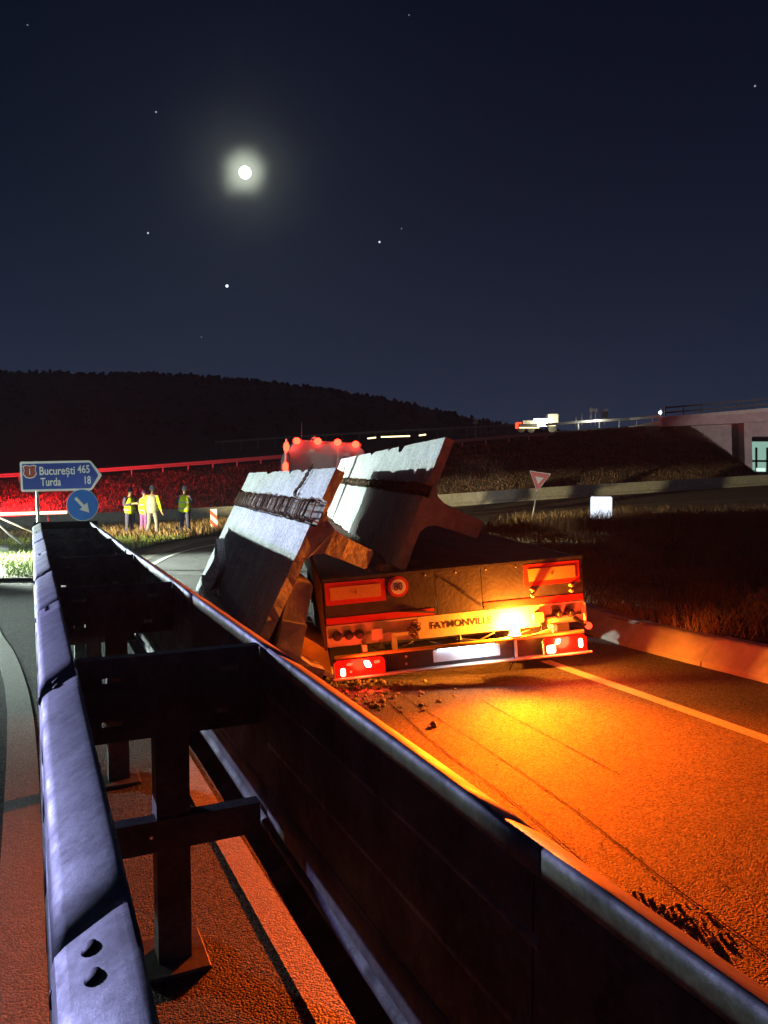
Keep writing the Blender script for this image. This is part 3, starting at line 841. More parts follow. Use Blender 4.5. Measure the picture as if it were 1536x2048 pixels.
# closing plate at the far end
te = TJ[-1]
e0 = O_ + D*(te+.02); fr = frame((e0.x, e0.y, zr(e0.x, e0.y)), R_, D, Vector((0, 0, 1)))
e_ = MB().box(-GAP-.1, GAP+.12, 0, .008, .30, HTOP+.01).box(-GAP-.1, GAP+.12, .008, .10, HTOP-.0, HTOP+.01).build('end_plate', M['steel_dark'], barrier); e_.matrix_local = fr

# ------------------------------------------------------------------ low loader trailer
TL = P(645, 1160, 7.10); TR = P(1163, 1112, 7.48)
Rx = (TR-TL).normalized()
Fy = Vector((-.148, .989, -.0124)); Fy = (Fy - Rx*Fy.dot(Rx)).normalized(); Uz = Rx.cross(Fy)
TM = frame((TL+TR)/2, Rx, Fy, Uz)
HW = (TR-TL).length/2
trailer = empty('low_loader_trailer', TM, 'grey low loader trailer leaning left with lit amber beacon and red tail lamps', 'trailer')
def tp(name, mb, m, parent=None, bevel=0.0, sm=False):
    return mb.build(name, m, parent or trailer, sm, bevel)
LEN = 12.6
# deck boards
nb = 9
for i in range(nb):
    xa = -HW+.07 + (2*HW-.14)*i/nb; xb = -HW+.07 + (2*HW-.14)*(i+1)/nb
    for k, (ya, yb) in enumerate(((.10, 3.1), (3.1, 6.2), (6.2, 9.3), (9.3, LEN))):
        tp('deck_board', MB().box(xa+.004, xb-.004, ya+.004, yb-.004, -.06, -.008 + rnd.uniform(-.004, .003)), M['deck_red'] if (i*7+k*3) % 5 == 0 or (k == 1 and i > 4) else M['deck'])
tp('deck_edge', MB().box(-HW+.005, HW-.005, .012, .10, -.075, -.003), M['steel_dark'])
for s in (-1, 1):
    tp('side_rave', MB().box(min(s*HW, s*(HW-.07)), max(s*HW, s*(HW-.07)), .10, LEN, -.26, -.002), M['steel_dark'])
tp('chassis_beam', MB().box(-.55, -.40, .2, LEN, -.62, -.08).box(.40, .55, .2, LEN, -.62, -.08).box(-HW+.1, HW-.1, .5, LEN, -.14, -.07), M['steel_dark'])
# rear panels
X1, X2 = -.205, .245
for (a, b, nm) in ((-HW, X1, 'rear_panel'), (X1, X2, 'rear_panel'), (X2, HW, 'rear_panel')):
    tp(nm, MB().cbox(a+.003, b-.003, 0, .02, -.43, 0, .004), M['grey_paint'])
tp('top_lip', MB().box(-HW-.004, HW+.004, -.012, .010, -.022, .006), M['grey_paint'])
tp('crease', MB().add([(-.86+.2, -.002, -.36), (X1-.01, -.028, -.39), (X1-.01, -.002, -.42), (-.86+.2, -.002, -.362)], [(0, 1, 2, 3)]), M['grey_paint'])
tp('folded_rib', MB().add([(X1+.02, -.0015, -.06), (X2-.02, -.035, -.36), (X2-.02, -.0015, -.40), (X1+.02, -.0015, -.09)], [(0, 1, 2), (0, 2, 3)]), M['grey_paint'])
for (a, b) in ((-HW+.005, X1-.03), (X2+.01, HW-.01)):
    tp('red_stripe', MB().box(a, b, -.004, -.0005, -.425, -.365), M['red_film'])
for (a, b) in ((-HW+.015, -HW+.58), (HW-.60, HW-.035)):
    r_ = tp('reflector_plate', MB().cbox(a, b, -.010, -.001, -.245, -.035, .004), M['red_film'])
    MB().box(a+.045, b-.045, -.013, -.0105, -.20, -.08).build('reflector_field', M['amber_film'], r_)
    text('reflector_mark', '8', .045, Matrix.Translation(((a+b)/2, -.0145, -.14)) @ FACE_BACK, M['rust'], r_, .0005)
def disc(mb, c, r, y0, y1, n=28, mi=0):
    return mb.prism([(c[0]+r*math.cos(2*math.pi*k/n), c[1]+r*math.sin(2*math.pi*k/n)) for k in range(n)], y0, y1, mi)
cx80 = -.565
sp80 = tp('speed_disc', disc(MB(), (cx80, -.128), .098, -.012, -.001), M['red_film'])
disc(MB(), (cx80, -.128), .072, -.0145, -.0125).build('speed_disc_field', M['white_film'], sp80)
text('speed_number', '80', .105, Matrix.Translation((cx80, -.0155, -.129)) @ FACE_BACK, M['black_film'], sp80, .0005, sx=.85)
# lower cross beam, a channel with recesses left and right
tp('cross_beam', MB().cbox(-.40, .80, .0, .10, -.645, -.436, .006).box(-HW, -.40, .07, .10, -.64, -.44).box(.80, HW, .07, .10, -.64, -.44), M['pale_paint'])
tp('beam_flange', MB().box(-HW, -.402, -.0, .07, -.452, -.436).box(-HW, -HW+.014, 0, .07, -.64, -.452).box(-HW+.014, -.402, 0.03, .07, -.645, -.56), M['pale_paint'])
tp('beam_flange', MB().box(.802, HW, 0, .07, -.452, -.436).box(HW-.014, HW, -.03, .07, -.66, -.452).box(.802, HW-.014, 0.03, .07, -.645, -.575), M['pale_paint'])
for bx_ in (-1.17, -1.06, -.96, 1.0, 1.12):
    tp('stud', MB().lathe([(0, -.05), (.022, -.05), (.03, -.04), (.03, -.01), (.042, 0), (.042, .07)], 'y', (bx_, .0, -.545), 14), M['steel_dark'], sm=False)
for bx_ in (-.80, .78):
    lb = tp('marker_box', MB().cbox(bx_-.05, bx_+.05, -.05, -.002, -.60, -.50, .012), M['pale_paint'])
    MB().tube([(bx_+.02, -.02, -.60), (bx_+.03, -.03, -.66), (bx_, -.04, -.70)], .006, 6).build('cable', M['rubber'], lb)
for (bx_, bz_) in ((.735, -.28), (.735, -.335), (1.13, -.27), (1.13, -.325)):
    tp('pin', MB().lathe([(0, -.06), (.014, -.058), (.016, -.05), (.016, 0)], 'y', (bx_, 0, bz_), 10), M['pale_paint'])
text('maker_lettering', 'FAYMONVILLE', .092, Matrix.Translation((.02, -.0015, -.535)) @ FACE_BACK, M['black_film'], trailer, .0002, width=.60, bold=.0015)
# coil of chain hanging on the beam
for k in range(16):
    a = rnd.uniform(0, 6.28); c = Vector((-.44+rnd.uniform(-.05, .05), -.03+rnd.uniform(-.02, .01), -.52+rnd.uniform(-.085, .05)))
    e1 = Vector((math.cos(a), .3*rnd.uniform(-1, 1), math.sin(a))).normalized(); e2 = e1.cross(Vector((0, 1, .3))).normalized()
    tp('chain_link', MB().tube([c + e1*.026*math.cos(t*math.pi/4) + e2*.015*math.sin(t*math.pi/4) for t in range(9)], .006, 5), M['rust'])
tp('hanger_bracket', MB().box(-.66, -.61, .0, .05, -.74, -.58).box(-.66, -.45, 0, .05, -.60, -.565), M['pale_paint'])
tp('tow_hook', MB().tube([(.0, .02, -.64), (.0, .0, -.70), (.03, -.02, -.71), (.08, -.02, -.70)], .014, 6), M['steel_dark'])
for i in range(9):
    xx = -HW+.08+i*(2*HW-.16)/8
    tp('rivet', MB().lathe([(0, -.006), (.007, -.004), (.009, .001)], 'y', (xx, .0, -.045), 8), M['galv'])
for s_ in (-1, 1):
    tp('mudflap', MB().box(s_*.96-.27, s_*.96+.27, .34, .352, -1.05, -.66), M['rubber'])
for (xa, xb, dz) in ((-.35, .35, .09), (-.1, .75, .07), (-.9, -.45, .06)):
    tp('hose', MB().tube([(xa+(xb-xa)*t/8, .03, -.665-dz*math.sin(math.pi*t/8)) for t in range(9)], .008, 6), M['rubber'], sm=True)
# light bar: tube, panel, lip
tp('bar_tube', MB().tube([(-HW+.05, -.10, -.715), (HW-.07, -.10, -.715)], .017, 10), M['yellow_paint'], sm=True)
tp('bar_strut', MB().box(.9, .94, -.09, .05, -.71, -.63), M['pale_paint'])
tp('bar_strut', MB().box(-.95, -.91, -.09, .05, -.71, -.63), M['pale_paint'])
tp('bar_strut', MB().add([(.70, -.06, -.71), (.92, -.06, -.71), (.92, -.06, -.66), (.70, -.04, -.71), (.92, -.04, -.71), (.92, -.04, -.66)], [(0, 1, 2), (3, 5, 4), (0, 3, 4, 1), (1, 4, 5, 2), (2, 5, 3, 0)]), M['pale_paint'])
tp('light_bar', MB().box(-HW+.03, HW-.05, -.075, -.06, -.90, -.735), M['steel_dark'])
tp('bar_lip', MB().box(-HW+.02, HW-.04, -.16, -.06, -.915, -.903), M['galv'])
tp('bar_lip_edge', MB().tube([(-HW+.02, -.16, -.909), (HW-.02, -.16, -.909)], .011, 8), M['pale_paint'])
plate = tp('number_plate', MB().cbox(-.29, .36, -.083, -.076, -.865, -.755, .004), M['plate'])
pl = tp('plate_lamp', MB().box(-.25, .30, -.125, -.085, -.742, -.733), M['e_plate'])
tp('plate_lamp_housing', MB().box(-.27, .32, -.13, -.08, -.732, -.722), M['steel_dark'])
for bz_ in (-.78, -.85):
    tp('bolt', MB().lathe([(0, -.012), (.011, -.01), (.013, 0)], 'y', (-.55, -.076, bz_), 10), M['galv'])
# tail lamps
def tail_lamp(a, b, flip):
    c = .03
    pr = [(a, -.90), (b, -.90), (b, -.77), (b-c, -.745), (a+c, -.745), (a, -.77)]
    L = tp('tail_lamp', MB().prism(pr, -.125, -.08), M['red_lens'])
    w_ = b-a
    def spot(x0, x1, z0, z1, m, sl=0.0, nm='bulb'):
        x0 = a + w_*x0; x1 = a + w_*x1
        MB().prism(outline([(x0, z0), (x1, z0), (x1+sl, z1), (x0+sl, z1)], .02), -.130, -.1255).build(nm, m, L)
    if not flip:
        spot(.11, .21, -.89, -.815, M['e_reverse']); spot(.62, .74, -.83, -.765, M['e_white'], -.025); spot(.78, .90, -.80, -.772, M['e_redhot']); spot(.24, .36, -.797, -.772, M['e_redhot']); spot(.29, .34, -.865, -.845, M['e_redhot'])
    else:
        spot(.05, .26, -.89, -.81, M['e_reverse']); spot(.24, .36, -.81, -.757, M['e_reverse'], .015); spot(.80, .90, -.865, -.775, M['e_reverse'])
    o = MB().prism([(a-.006, -.905), (a, -.905), (a, -.77), (a-.006, -.77)], -.13, -.08).build('lens_frame', M['galv'], L)
    return L
tail_lamp(-HW+.04, -HW+.51, False)
tail_lamp(HW-.48, HW-.05, True)
# amber beacon on its stalk
BX = .52
bcn = tp('amber_beacon', MB().lathe([(0, .075), (.035, .068), (.05, .04), (.052, -.03), (.052, -.06)], 'z', (BX, -.075, -.625), 18), M['e_amber'], sm=True)
MB().tube([(BX, -.075, -.90), (BX, -.075, -.685)], .014, 8).lathe([(0, 0), (.058, 0), (.058, -.02), (0, -.02)], 'z', (BX, -.075, -.686), 16).build('beacon_stalk', M['white_film'], bcn)
MB().tube([(BX-.02, -.11, -.69), (BX-.05, -.13, -.80), (BX-.03, -.12, -.90), (BX-.10, -.15, -1.0)], .005, 6).build('beacon_cable', M['rubber'], bcn)
# marker lamp on a rubber arm at the right side
M['e_arm'] = emat('arm_lamp_glow', (1.0, .035, .01), 5)
mk = tp('arm_lamp', MB().ball((HW+.045, .04, -.70), .036, 14, 10), M['e_arm'], sm=True)
MB().tube([(HW-.12, .02, -.60), (HW-.02, .03, -.66), (HW+.02, .04, -.69)], .016, 8).build('lamp_arm', M['rubber'], mk)
def tlight(name, loc, e, c, **kw):
    o = lamp(name, 'POINT', TM @ Vector(loc), e, c, **kw); return o
tlight('amber_beacon_light', (BX, -.075, -.622), 760, (1.0, .22, .014), shadow_soft_size=.03)
ab = lamp('amber_beacon_beam', 'SPOT', TM @ Vector((BX, -.080, -.622)), 6900, (1.0, .094, .0012), shadow_soft_size=.035, spot_size=rad(134), spot_blend=1.0)
ab.rotation_euler = (TM.to_3x3() @ Vector((-.02, -1, .24))).to_track_quat('-Z', 'Y').to_euler()
tlight('left_tail_light', (-HW+.28, -.20, -.80), 16, (1.0, .05, .015), shadow_soft_size=.10)
tlight('right_tail_light', (HW-.27, -.20, -.80), 55, (1.0, .05, .015), shadow_soft_size=.10)
tlight('arm_lamp_light', (HW+.13, .02, -.70), 60, (1.0, .085, .010), shadow_soft_size=.02)
pll = lamp('plate_light', 'AREA', TM @ Vector((.03, -.125, -.745)), 2.2, (.78, .92, 1.0), shape='RECTANGLE', size=.55, size_y=.03)
pll.rotation_euler = (TM.to_3x3() @ Vector((0, .35, -1))).to_track_quat('-Z', 'Y').to_euler()
# yellow beam and mudguard at the left flank
def slabq(q, d):
    q = [Vector(p) for p in q]; r_ = [p + Vector(d) for p in q]
    return MB().add(q + r_, [(0, 1, 2, 3), (7, 6, 5, 4), (0, 4, 5, 1), (1, 5, 6, 2), (2, 6, 7, 3), (3, 7, 4, 0)])
tp('side_beam', slabq([(-HW+.02, -.05, -.87), (-HW-.36, .06, -.66), (-HW-.37, .08, -.40), (-HW+.0, -.01, -.665)], (.03, .9, 0)), M['yellow_paint'])
tp('side_beam_lip', slabq([(-HW+.03, -.09, -.92), (-HW-.37, .03, -.705), (-HW-.37, .03, -.665), (-HW+.03, -.09, -.88)], (.02, .3, 0)), M['white_film'])
tp('stake', MB().add([(-HW-.03, -.01, -.66), (-HW-.005, -.01, -.66), (-HW-.01, .04, -.05), (-HW-.09, .35, .20), (-HW-.03, .05, -.66), (-HW-.005, .05, -.66), (-HW+.01, .1, -.05), (-HW-.06, .42, .20)], [(0, 1, 2, 3), (7, 6, 5, 4), (0, 4, 5, 1), (1, 5, 6, 2), (2, 6, 7, 3), (3, 7, 4, 0)]), M['rust'])
# wheels on three axle lines, twin tyres
tyre_prof = [(.20, -.11), (.30, -.125), (.385, -.12), (.405, -.10), (.408, -.07), (.396, -.065), (.396, -.05), (.408, -.045), (.408, -.008), (.396, -.004), (.396, .004), (.408, .008), (.408, .045), (.396, .05), (.396, .065), (.408, .07), (.405, .10), (.385, .12), (.30, .125), (.20, .11)]
rim_prof = [(0, .02), (.10, .02), (.12, .06), (.17, .05), (.20, .10), (.21, .11), (.20, -.11), (0, -.05)]
wp = None
for ya in (.95, 2.25, 3.55):
    tp('axle', MB().tube([(-1.1, ya, -.82), (1.1, ya, -.82)], .06, 10), M['steel_dark'])
    for xw in (-1.10, -.82, .82, 1.10):
        if wp is None:
            wp = tp('wheel', MB().lathe(tyre_prof, 'x', (0, 0, 0), 36), M['rubber'], sm=False); wr = MB().lathe(rim_prof, 'x', (0, 0, 0), 24).build('rim', M['galv_dull'], wp, True)
            wp.location = (xw, ya, -.82)
        else:
            c = link_copy(wp, trailer, (xw, ya, -.82)); link_copy(wr, c)
    for s in (-1, 1):
        arc = [(s*.96, ya + .47*math.cos(t), -.80 + .50*math.sin(t)) for t in np.linspace(.2, math.pi-.2, 9)]
        mb = MB(); vs = []
        for p in arc: vs += [(p[0]-.29, p[1], p[2]), (p[0]+.27, p[1], p[2])]
        mb.add(vs, [(2*i, 2*i+1, 2*i+3, 2*i+2) for i in range(8)])
        tp('mudguard', mb, M['rubber'])
# gooseneck at the front
tp('gooseneck', MB().add([(-1.0, LEN, -.45), (1.0, LEN, -.45), (1.0, LEN, -.02), (-1.0, LEN, -.02), (-1.0, LEN+3.6, .15), (1.0, LEN+3.6, .15), (1.0, LEN+3.4, .35), (-1.0, LEN+3.4, .35)], [(0, 1, 2, 3), (4, 7, 6, 5), (0, 4, 5, 1), (1, 5, 6, 2), (2, 6, 7, 3), (3, 7, 4, 0)]), M['steel_dark'])

# ------------------------------------------------------------------ tractor unit
tc_ = TM @ Vector((0, 15.4, 0)); tz = zg(tc_.x, tc_.y)
trF = Vector((-.22, .975, -.016)).normalized(); trR = trF.cross(Vector((0, 0, 1))).normalized(); trR = (trR + Vector((0, 0, -.05))).normalized(); trU = trR.cross(trF)
tractor = empty('tractor_unit', frame((tc_.x, tc_.y, tz), trR, trF, trU), 'white tractor unit with red roof lamps coupled in front of the trailer', 'truck')
def tt(name, mb, m, parent=None, sm=False, bevel=0.0): return mb.build(name, m, parent or tractor, sm, bevel)
H0, H1 = .95, 3.22
pr = [(-1.22, H0), (1.22, H0), (1.24, 1.6), (1.22, 2.75), (1.12, 3.06), (.95, H1), (-.95, H1), (-1.12, 3.06), (-1.22, 2.75), (-1.24, 1.6)]
tt('cab', MB().prism(pr, 1.0, 3.2), M['cab'], bevel=.03)
tt('roof_spoiler', MB().add([(-1.05, 1.05, H1-.05), (1.05, 1.05, H1-.05), (1.0, 1.0, H1+.05), (-1.0, 1.0, H1+.05), (-1.0, 2.6, H1-.02), (1.0, 2.6, H1-.02)], [(0, 1, 2, 3), (3, 2, 5, 4), (0, 3, 4), (1, 5, 2)]), M['cab'])
tt('rear_wall_panel', MB().cbox(-.9, .20, .975, .999, 2.30, 2.88, .05), M['cab'])
tt('rear_wall_panel', MB().cbox(.30, .95, .975, .999, 2.40, 2.86, .05), M['cab'])
tt('rear_wall_seam', MB().box(-1.15, .9, .985, .998, 2.16, 2.19), M['cab_dark'])
tt('rear_vent', MB().box(-.05, .35, .985, .998, 2.02, 2.13), M['cab_dark'])
tt('air_deflector', MB().add([(-1.24, .45, 1.2), (-1.24, 1.0, 1.2), (-1.24, 1.0, 2.9), (-1.20, .75, 2.8), (-1.22, .45, 1.2), (-1.22, 1.0, 1.2), (-1.22, 1.0, 2.9), (-1.18, .75, 2.8)], [(0, 1, 2, 3), (7, 6, 5, 4), (0, 4, 5, 1), (1, 5, 6, 2), (2, 6, 7, 3), (3, 7, 4, 0)]), M['cab_dark'])
tt('chassis', MB().box(-.42, .42, -2.2, 3.0, .75, 1.0), M['steel_dark'])
tt('fifth_wheel', MB().lathe([(0, .06), (.45, .05), (.48, 0), (.48, -.1)], 'z', (0, -.4, 1.12), 20), M['steel_dark'])
tt('fuel_tank', MB().cbox(-1.2, -.55, .0, .95, .45, .98, .12).cbox(.55, 1.2, 0, .95, .45, .98, .12), M['galv_dull'])
tt('windscreen', MB().cbox(-1.1, 1.1, 3.19, 3.22, 1.85, 2.7, .08), M['glass'])
w2 = None
for (yy, xs_) in ((2.3, (-1.05, 1.05)), (-.6, (-1.05, -.75, .75, 1.05)), (-1.9, (-1.05, -.75, .75, 1.05))):
    for xx in xs_:
        c = link_copy(wp, tractor, (xx, yy, .50)); c.scale = (1.1, 1.24, 1.24); link_copy(wr, c)
for i, bx_ in enumerate((-.98, -.34, .27, .83)):
    L = tt('roof_lamp', MB().ball((bx_, .93, H1+.05-.03*abs(i-1.5)), .115, 12, 8, (1, .7, .9)), M['e_roof'], sm=True)
    lamp('roof_lamp_light', 'POINT', tractor.matrix_world @ Vector((bx_, .86, H1+.20)), 2, (1, .04, .02), shadow_soft_size=.05)
sidebar = tt('lamp_pole', MB().tube([(-1.30, .8, 1.4), (-1.30, .8, 3.25)], .032, 8), M['white_film'])
for zz in (3.02, 2.42):
    MB().ball((-1.30, .77, zz), .11, 12, 8, (.8, 1, 1.4)).build('pole_lamp', M['e_roof'], sidebar, True)
    lamp('pole_lamp_light', 'POINT', tractor.matrix_world @ Vector((-1.46, .66, zz)), 5, (1, .04, .02), shadow_soft_size=.05)
mr = tt('right_lamp_cluster', MB().cbox(1.12, 1.34, .85, .97, 2.45, 2.95, .03), M['white_film'])
MB().ball((1.32, .83, 2.72), .12, 12, 8).build('cluster_lamp', M['e_roof'], mr, True)
MB().box(.98, 1.04, .90, .96, 2.35, 2.55).build('amber_lamp', M['e_warm'], mr)
tt('antenna', MB().tube([(-.80, 1.2, H1), (-.82, 1.2, H1+.62)], [.014, .006], 6), M['cab_dark'])
tt('roof_horn', MB().tube([(-.55, 1.1, H1+.0), (-.50, 1.1, H1+.12), (-.42, 1.0, H1+.14)], [.03, .03, .05], 8), M['galv'])
tt('work_lamp', MB().cbox(-.55, -.42, .93, 1.0, 2.92, 3.02, .01).cbox(.52, .66, .93, 1.0, 2.85, 2.97, .01), M['white_film'])
tt('air_line', MB().tube([(.28, .95, 3.05), (.31, .9, 2.9), (.30, .9, 2.6), (.22, .9, 2.4), (-.3, .93, 2.33)], .02, 6), M['white_film'])

# ------------------------------------------------------------------ concrete girders
def girder(name, T, B, axis, L, w_total, label, groove, stem, notch, seed, far_jag=0.05, top_chips=()):
    fx = (B-T).normalized()
    ay = axis.normalized(); ay = (ay - fx*ay.dot(fx)).normalized()
    nz = fx.cross(ay)                                # outward normal of the cast top
    if nz.x > 0: nz = -nz
    x, y, z = fx, ay, nz
    if x.cross(y).dot(z) < 0: pass
    m = Matrix((x, y, z)).transposed().to_4x4(); m.translation = T
    root = empty(name, m, label, 'girder', 'concrete girders spilled from the trailer')
    th = .095
    def slab(nm, x0, x1, z0, z1, mi_top, edge0=False, edge1=False):
        nX = max(3, int((x1-x0)/.07)); nY = int(L/.09)
        vs = []; fs = []; mi = []
        for lay, zz in ((0, z1), (1, z0)):
            for j in range(nY+1):
                for i in range(nX+1):
                    px = x0 + (x1-x0)*i/nX; py = L*j/nY
                    nn = mnoise.noise(Vector((px*6, py*6, seed+lay*.4)))
                    n2 = mnoise.noise(Vector((px*19, py*19, seed+lay*.7)))
                    if i == 0: px += .012*nn + .010*n2
                    if i == nX: px += .045*nn + .03*n2
                    if i == 0 and edge0:
                        for (cy, cw, cd) in top_chips:
                            px += max(0, 1-abs(py-cy)/cw)*cd
                    if j == 0: py += .014*nn + (.022 + (.05 if x0+(x1-x0)*i/nX > .9 else 0))*abs(n2)
                    if j == nY: py -= far_jag*(1+nn*1.6) + .05*abs(n2)
                    q = zz + (.004*n2 if lay == 0 else 0)
                    vs.append((px, py, q))
        S = (nX+1)*(nY+1)
        for j in range(nY):
            for i in range(nX):
                a = j*(nX+1)+i
                fs.append((a, a+1, a+nX+2, a+nX+1)); mi.append(0)
                fs.append((S+a, S+a+nX+1, S+a+nX+2, S+a+1)); mi.append(1)
        for i in range(nX):
            fs.append((i, S+i, S+i+1, i+1)); mi.append(1)
            a = nY*(nX+1)+i; fs.append((a, a+1, S+a+1, S+a)); mi.append(2)
        for j in range(nY):
            a = j*(nX+1); fs.append((a, a+nX+1, S+a+nX+1, S+a)); mi.append(1)
            a += nX; fs.append((a, S+a, S+a+nX+1, a+nX+1)); mi.append(2)
        b = MB(); b.v = vs; b.f = fs; b.mi = mi
        o = b.build(nm, [M['girder_top'], M['girder'], M['broken']], root)
        return o
    g0, g1 = groove
    slab('flange', 0, g0, -th, 0, 0, True)
    slab('flange', g1, w_total, -th, 0, 0)
    bed = slab('groove_bed', g0-.01, g1+.01, -th+.004, -.055, 0)
    bed.data.materials[0] = M['groove']
    # web below the flange, root longer than the tip, filleted into the flange
    s0, s1, sd = stem
    fl = .13
    prof_root = [(s0-fl, -th+.002), (s0-fl*.45, -th-.04), (s0-.01, -th-.13), (s0, -th-sd*.50), (s1, -th-sd*.50), (s1+.01, -th-.13), (s1+fl*.45, -th-.04), (s1+fl, -th+.002)]
    def web(nm, prof, y0, y1, mm):
        nY = 24; n = len(prof); vs = []; fs = []
        for k in range(nY+1):
            yy = y0 + (y1-y0)*k/nY
            for (a, b_) in prof:
                q = .006*mnoise.noise(Vector((a*8, yy*3, b_*8+seed)))
                vs.append((a+q, yy + (.015*mnoise.noise(Vector((a*20, seed, b_*20))) if k in (0, nY) else 0), b_+q))
        fs = [tuple(range(n)), tuple(range((nY+1)*n-1, nY*n-1, -1))]
        for k in range(nY): fs += [(k*n+i, (k+1)*n+i, (k+1)*n+(i+1) % n, k*n+(i+1) % n) for i in range(n)]
        return MB().add(vs, fs).build(nm, mm, root)
    web('web_root', prof_root, .0, L-.1, M['girder'])
    prof_tip = [(s0+.003, -th-sd*.49), (s0+.012, -th-sd+.02), (s0+.03, -th-sd), (s1-.03, -th-sd), (s1-.012, -th-sd+.02), (s1-.003, -th-sd*.49)]
    web('web_tip', prof_tip, notch, L-.12, M['girder'])
    # exposed stirrups standing in the groove
    hoop = None
    k = 0; yy = .10
    while yy < L-.15:
        tilt = rnd.uniform(-.05, .05); hgt = rnd.uniform(.02, .065)
        mm = Matrix.Translation((0, yy, 0)) @ Matrix.Rotation(tilt*6, 4, 'Z') @ Matrix.Diagonal((1, 1, hgt/.045, 1))
        if hoop is None:
            pts = [(g0+.03, 0, -.06), (g0+.03, 0, .03), (g0+.05, .004, .043), (g1-.05, .008, .045), (g1-.03, .01, .03), (g1-.03, .01, -.06)]
            hoop = MB().tube(pts, .0075, 6).build('stirrup', M['rust'], root, True); hoop.matrix_local = mm
        else:
            c = link_copy(hoop, root); c.matrix_local = mm
        yy += rnd.uniform(.045, .11)
    for xx in (g0+.06, (g0+g1)/2, g1-.06):
        MB().tube([(xx + .01*mnoise.noise(Vector((t, xx, seed))), L*t/14*.98+.03, -.022+.012*mnoise.noise(Vector((t*2, xx, 1+seed)))) for t in range(15)], .008, 6).build('rebar', M['rust'], root, True)
    return root

# nearest girder, standing on its edge off the left side of the trailer
T1 = P(672, 936, 6.9)
r1 = Vector((math.cos(rad(19)), math.sin(rad(19)), 0)); B1 = T1 - r1*.717 - Vector((0, 0, 1.52))
ax1 = Vector((-math.sin(rad(19)), math.cos(rad(19)), -.048))
g1 = girder('concrete_girder', T1, B1, ax1, 5.6, 1.98, 'nearest pale concrete girder tipped off the left side with exposed stirrups and chain', (.31, .56), (.52, .73, .58), .09, 1.7, .14, ((1.4, .12, .05), (2.05, .06, .10), (3.6, .3, .04)))
# girder leaning on the deck
Bq = P(792, 1138, 7.5); r2 = Vector((.989, .148, 0)); T2 = Bq + r2*.489 + Vector((0, 0, 1.29))
ax2 = Vector((-.150, .988, -.016))
g2 = girder('concrete_girder', T2, Bq, ax2, 11.5, 1.37, 'long concrete girder leaning on the trailer deck with broken notched upper edge', (.47, .62), (.62, .83, .60), .10, 5.1, .1, ((2.55, .22, .17), (3.6, .10, .06), (5.5, .3, .05)))
# third girder lying upside down between trailer and guardrail, web upwards
C3b = P(576, 1305, 6.75); C3t = P(611, 1163, 6.85)
ax3 = Vector((-math.sin(rad(15)), math.cos(rad(15)), -.03))
up3 = (C3t - C3b); up3.y = 0; h3 = up3.length; up3.normalize()
sx3 = ax3.cross(up3).normalized()
m3 = Matrix((sx3, ax3.normalized(), up3)).transposed().to_4x4(); m3.translation = C3b - up3*.08
g3 = empty('concrete_girder', m3, 'lowest concrete girder upside down, its web standing up beside the tail lamp', 'girder', 'concrete girders spilled from the trailer')
def webmesh(prof, y0, y1):
    n = len(prof); nY = 10; vs = []
    for k in range(nY+1):
        yy = y0+(y1-y0)*k/nY
        for (a, b_) in prof: vs.append((a + .006*mnoise.noise(Vector((a*9, yy*2, b_*9))), yy + (.012*mnoise.noise(Vector((a*20, 2, b_*20))) if k == 0 else 0), b_ + .005*mnoise.noise(Vector((b_*9, yy, a*9)))))
    fs = [tuple(range(n)), tuple(range((nY+1)*n-1, nY*n-1, -1))]
    for k in range(nY): fs += [(k*n+i, (k+1)*n+i, (k+1)*n+(i+1) % n, k*n+(i+1) % n) for i in range(n)]
    return MB().add(vs, fs)
webmesh([(-.24, 0), (-.13, .05), (-.112, .14), (-.108, h3*.55), (.108, h3*.55), (.112, .14), (.13, .05), (.24, 0)], -.02, 4.6).build('web_root', M['girder'], g3)
webmesh([(-.106, h3*.54), (-.10, h3+.05), (-.08, h3+.08), (.08, h3+.08), (.10, h3+.05), (.106, h3*.54)], .06, 4.6).build('web_tip', M['girder'], g3)
webmesh([(-.62, -.10), (.35, -.10), (.36, -.01), (.24, .0), (-.24, 0), (-.63, -.01)], -.03, 4.6).build('flange', M['broken'], g3)

# lifting chain with hook hanging over the near girder
m1 = g1.matrix_world
chain = empty('lifting_chain', m1, 'rusty lifting chain with open hook hanging on the pale near girder', 'chain')
cp = [Vector((-.02, .93, .03)), Vector((.05, .95, .03)), Vector((.11, .98, .028)), Vector((.16, 1.02, .028)), Vector((.20, 1.06, .028))]
ring = None
for i in range(10):
    t = i/9*3.999; k = int(t); a = cp[k].lerp(cp[k+1], t-k); d = (cp[k+1]-cp[k]).normalized()
    z_ = Vector((0, 0, 1)); s_ = d.cross(z_)
    if i % 2: s_, z_ = z_, s_
    pts = [a + d*.026*math.cos(q*math.pi/5) + s_*.014*math.sin(q*math.pi/5) for q in range(11)]
    MB().tube(pts, .0065, 6).build('link', M['rust'], chain, True)
hk = [Vector((.205, 1.06, .03)), Vector((.23, 1.08, .035)), Vector((.245, 1.115, .035)), Vector((.275, 1.125, .035)), Vector((.30, 1.10, .035)), Vector((.30, 1.06, .035)), Vector((.28, 1.035, .035))]
MB().tube(hk, [.012, .014, .018, .020, .018, .014, .008], 8).build('hook', M['rust'], chain, True)
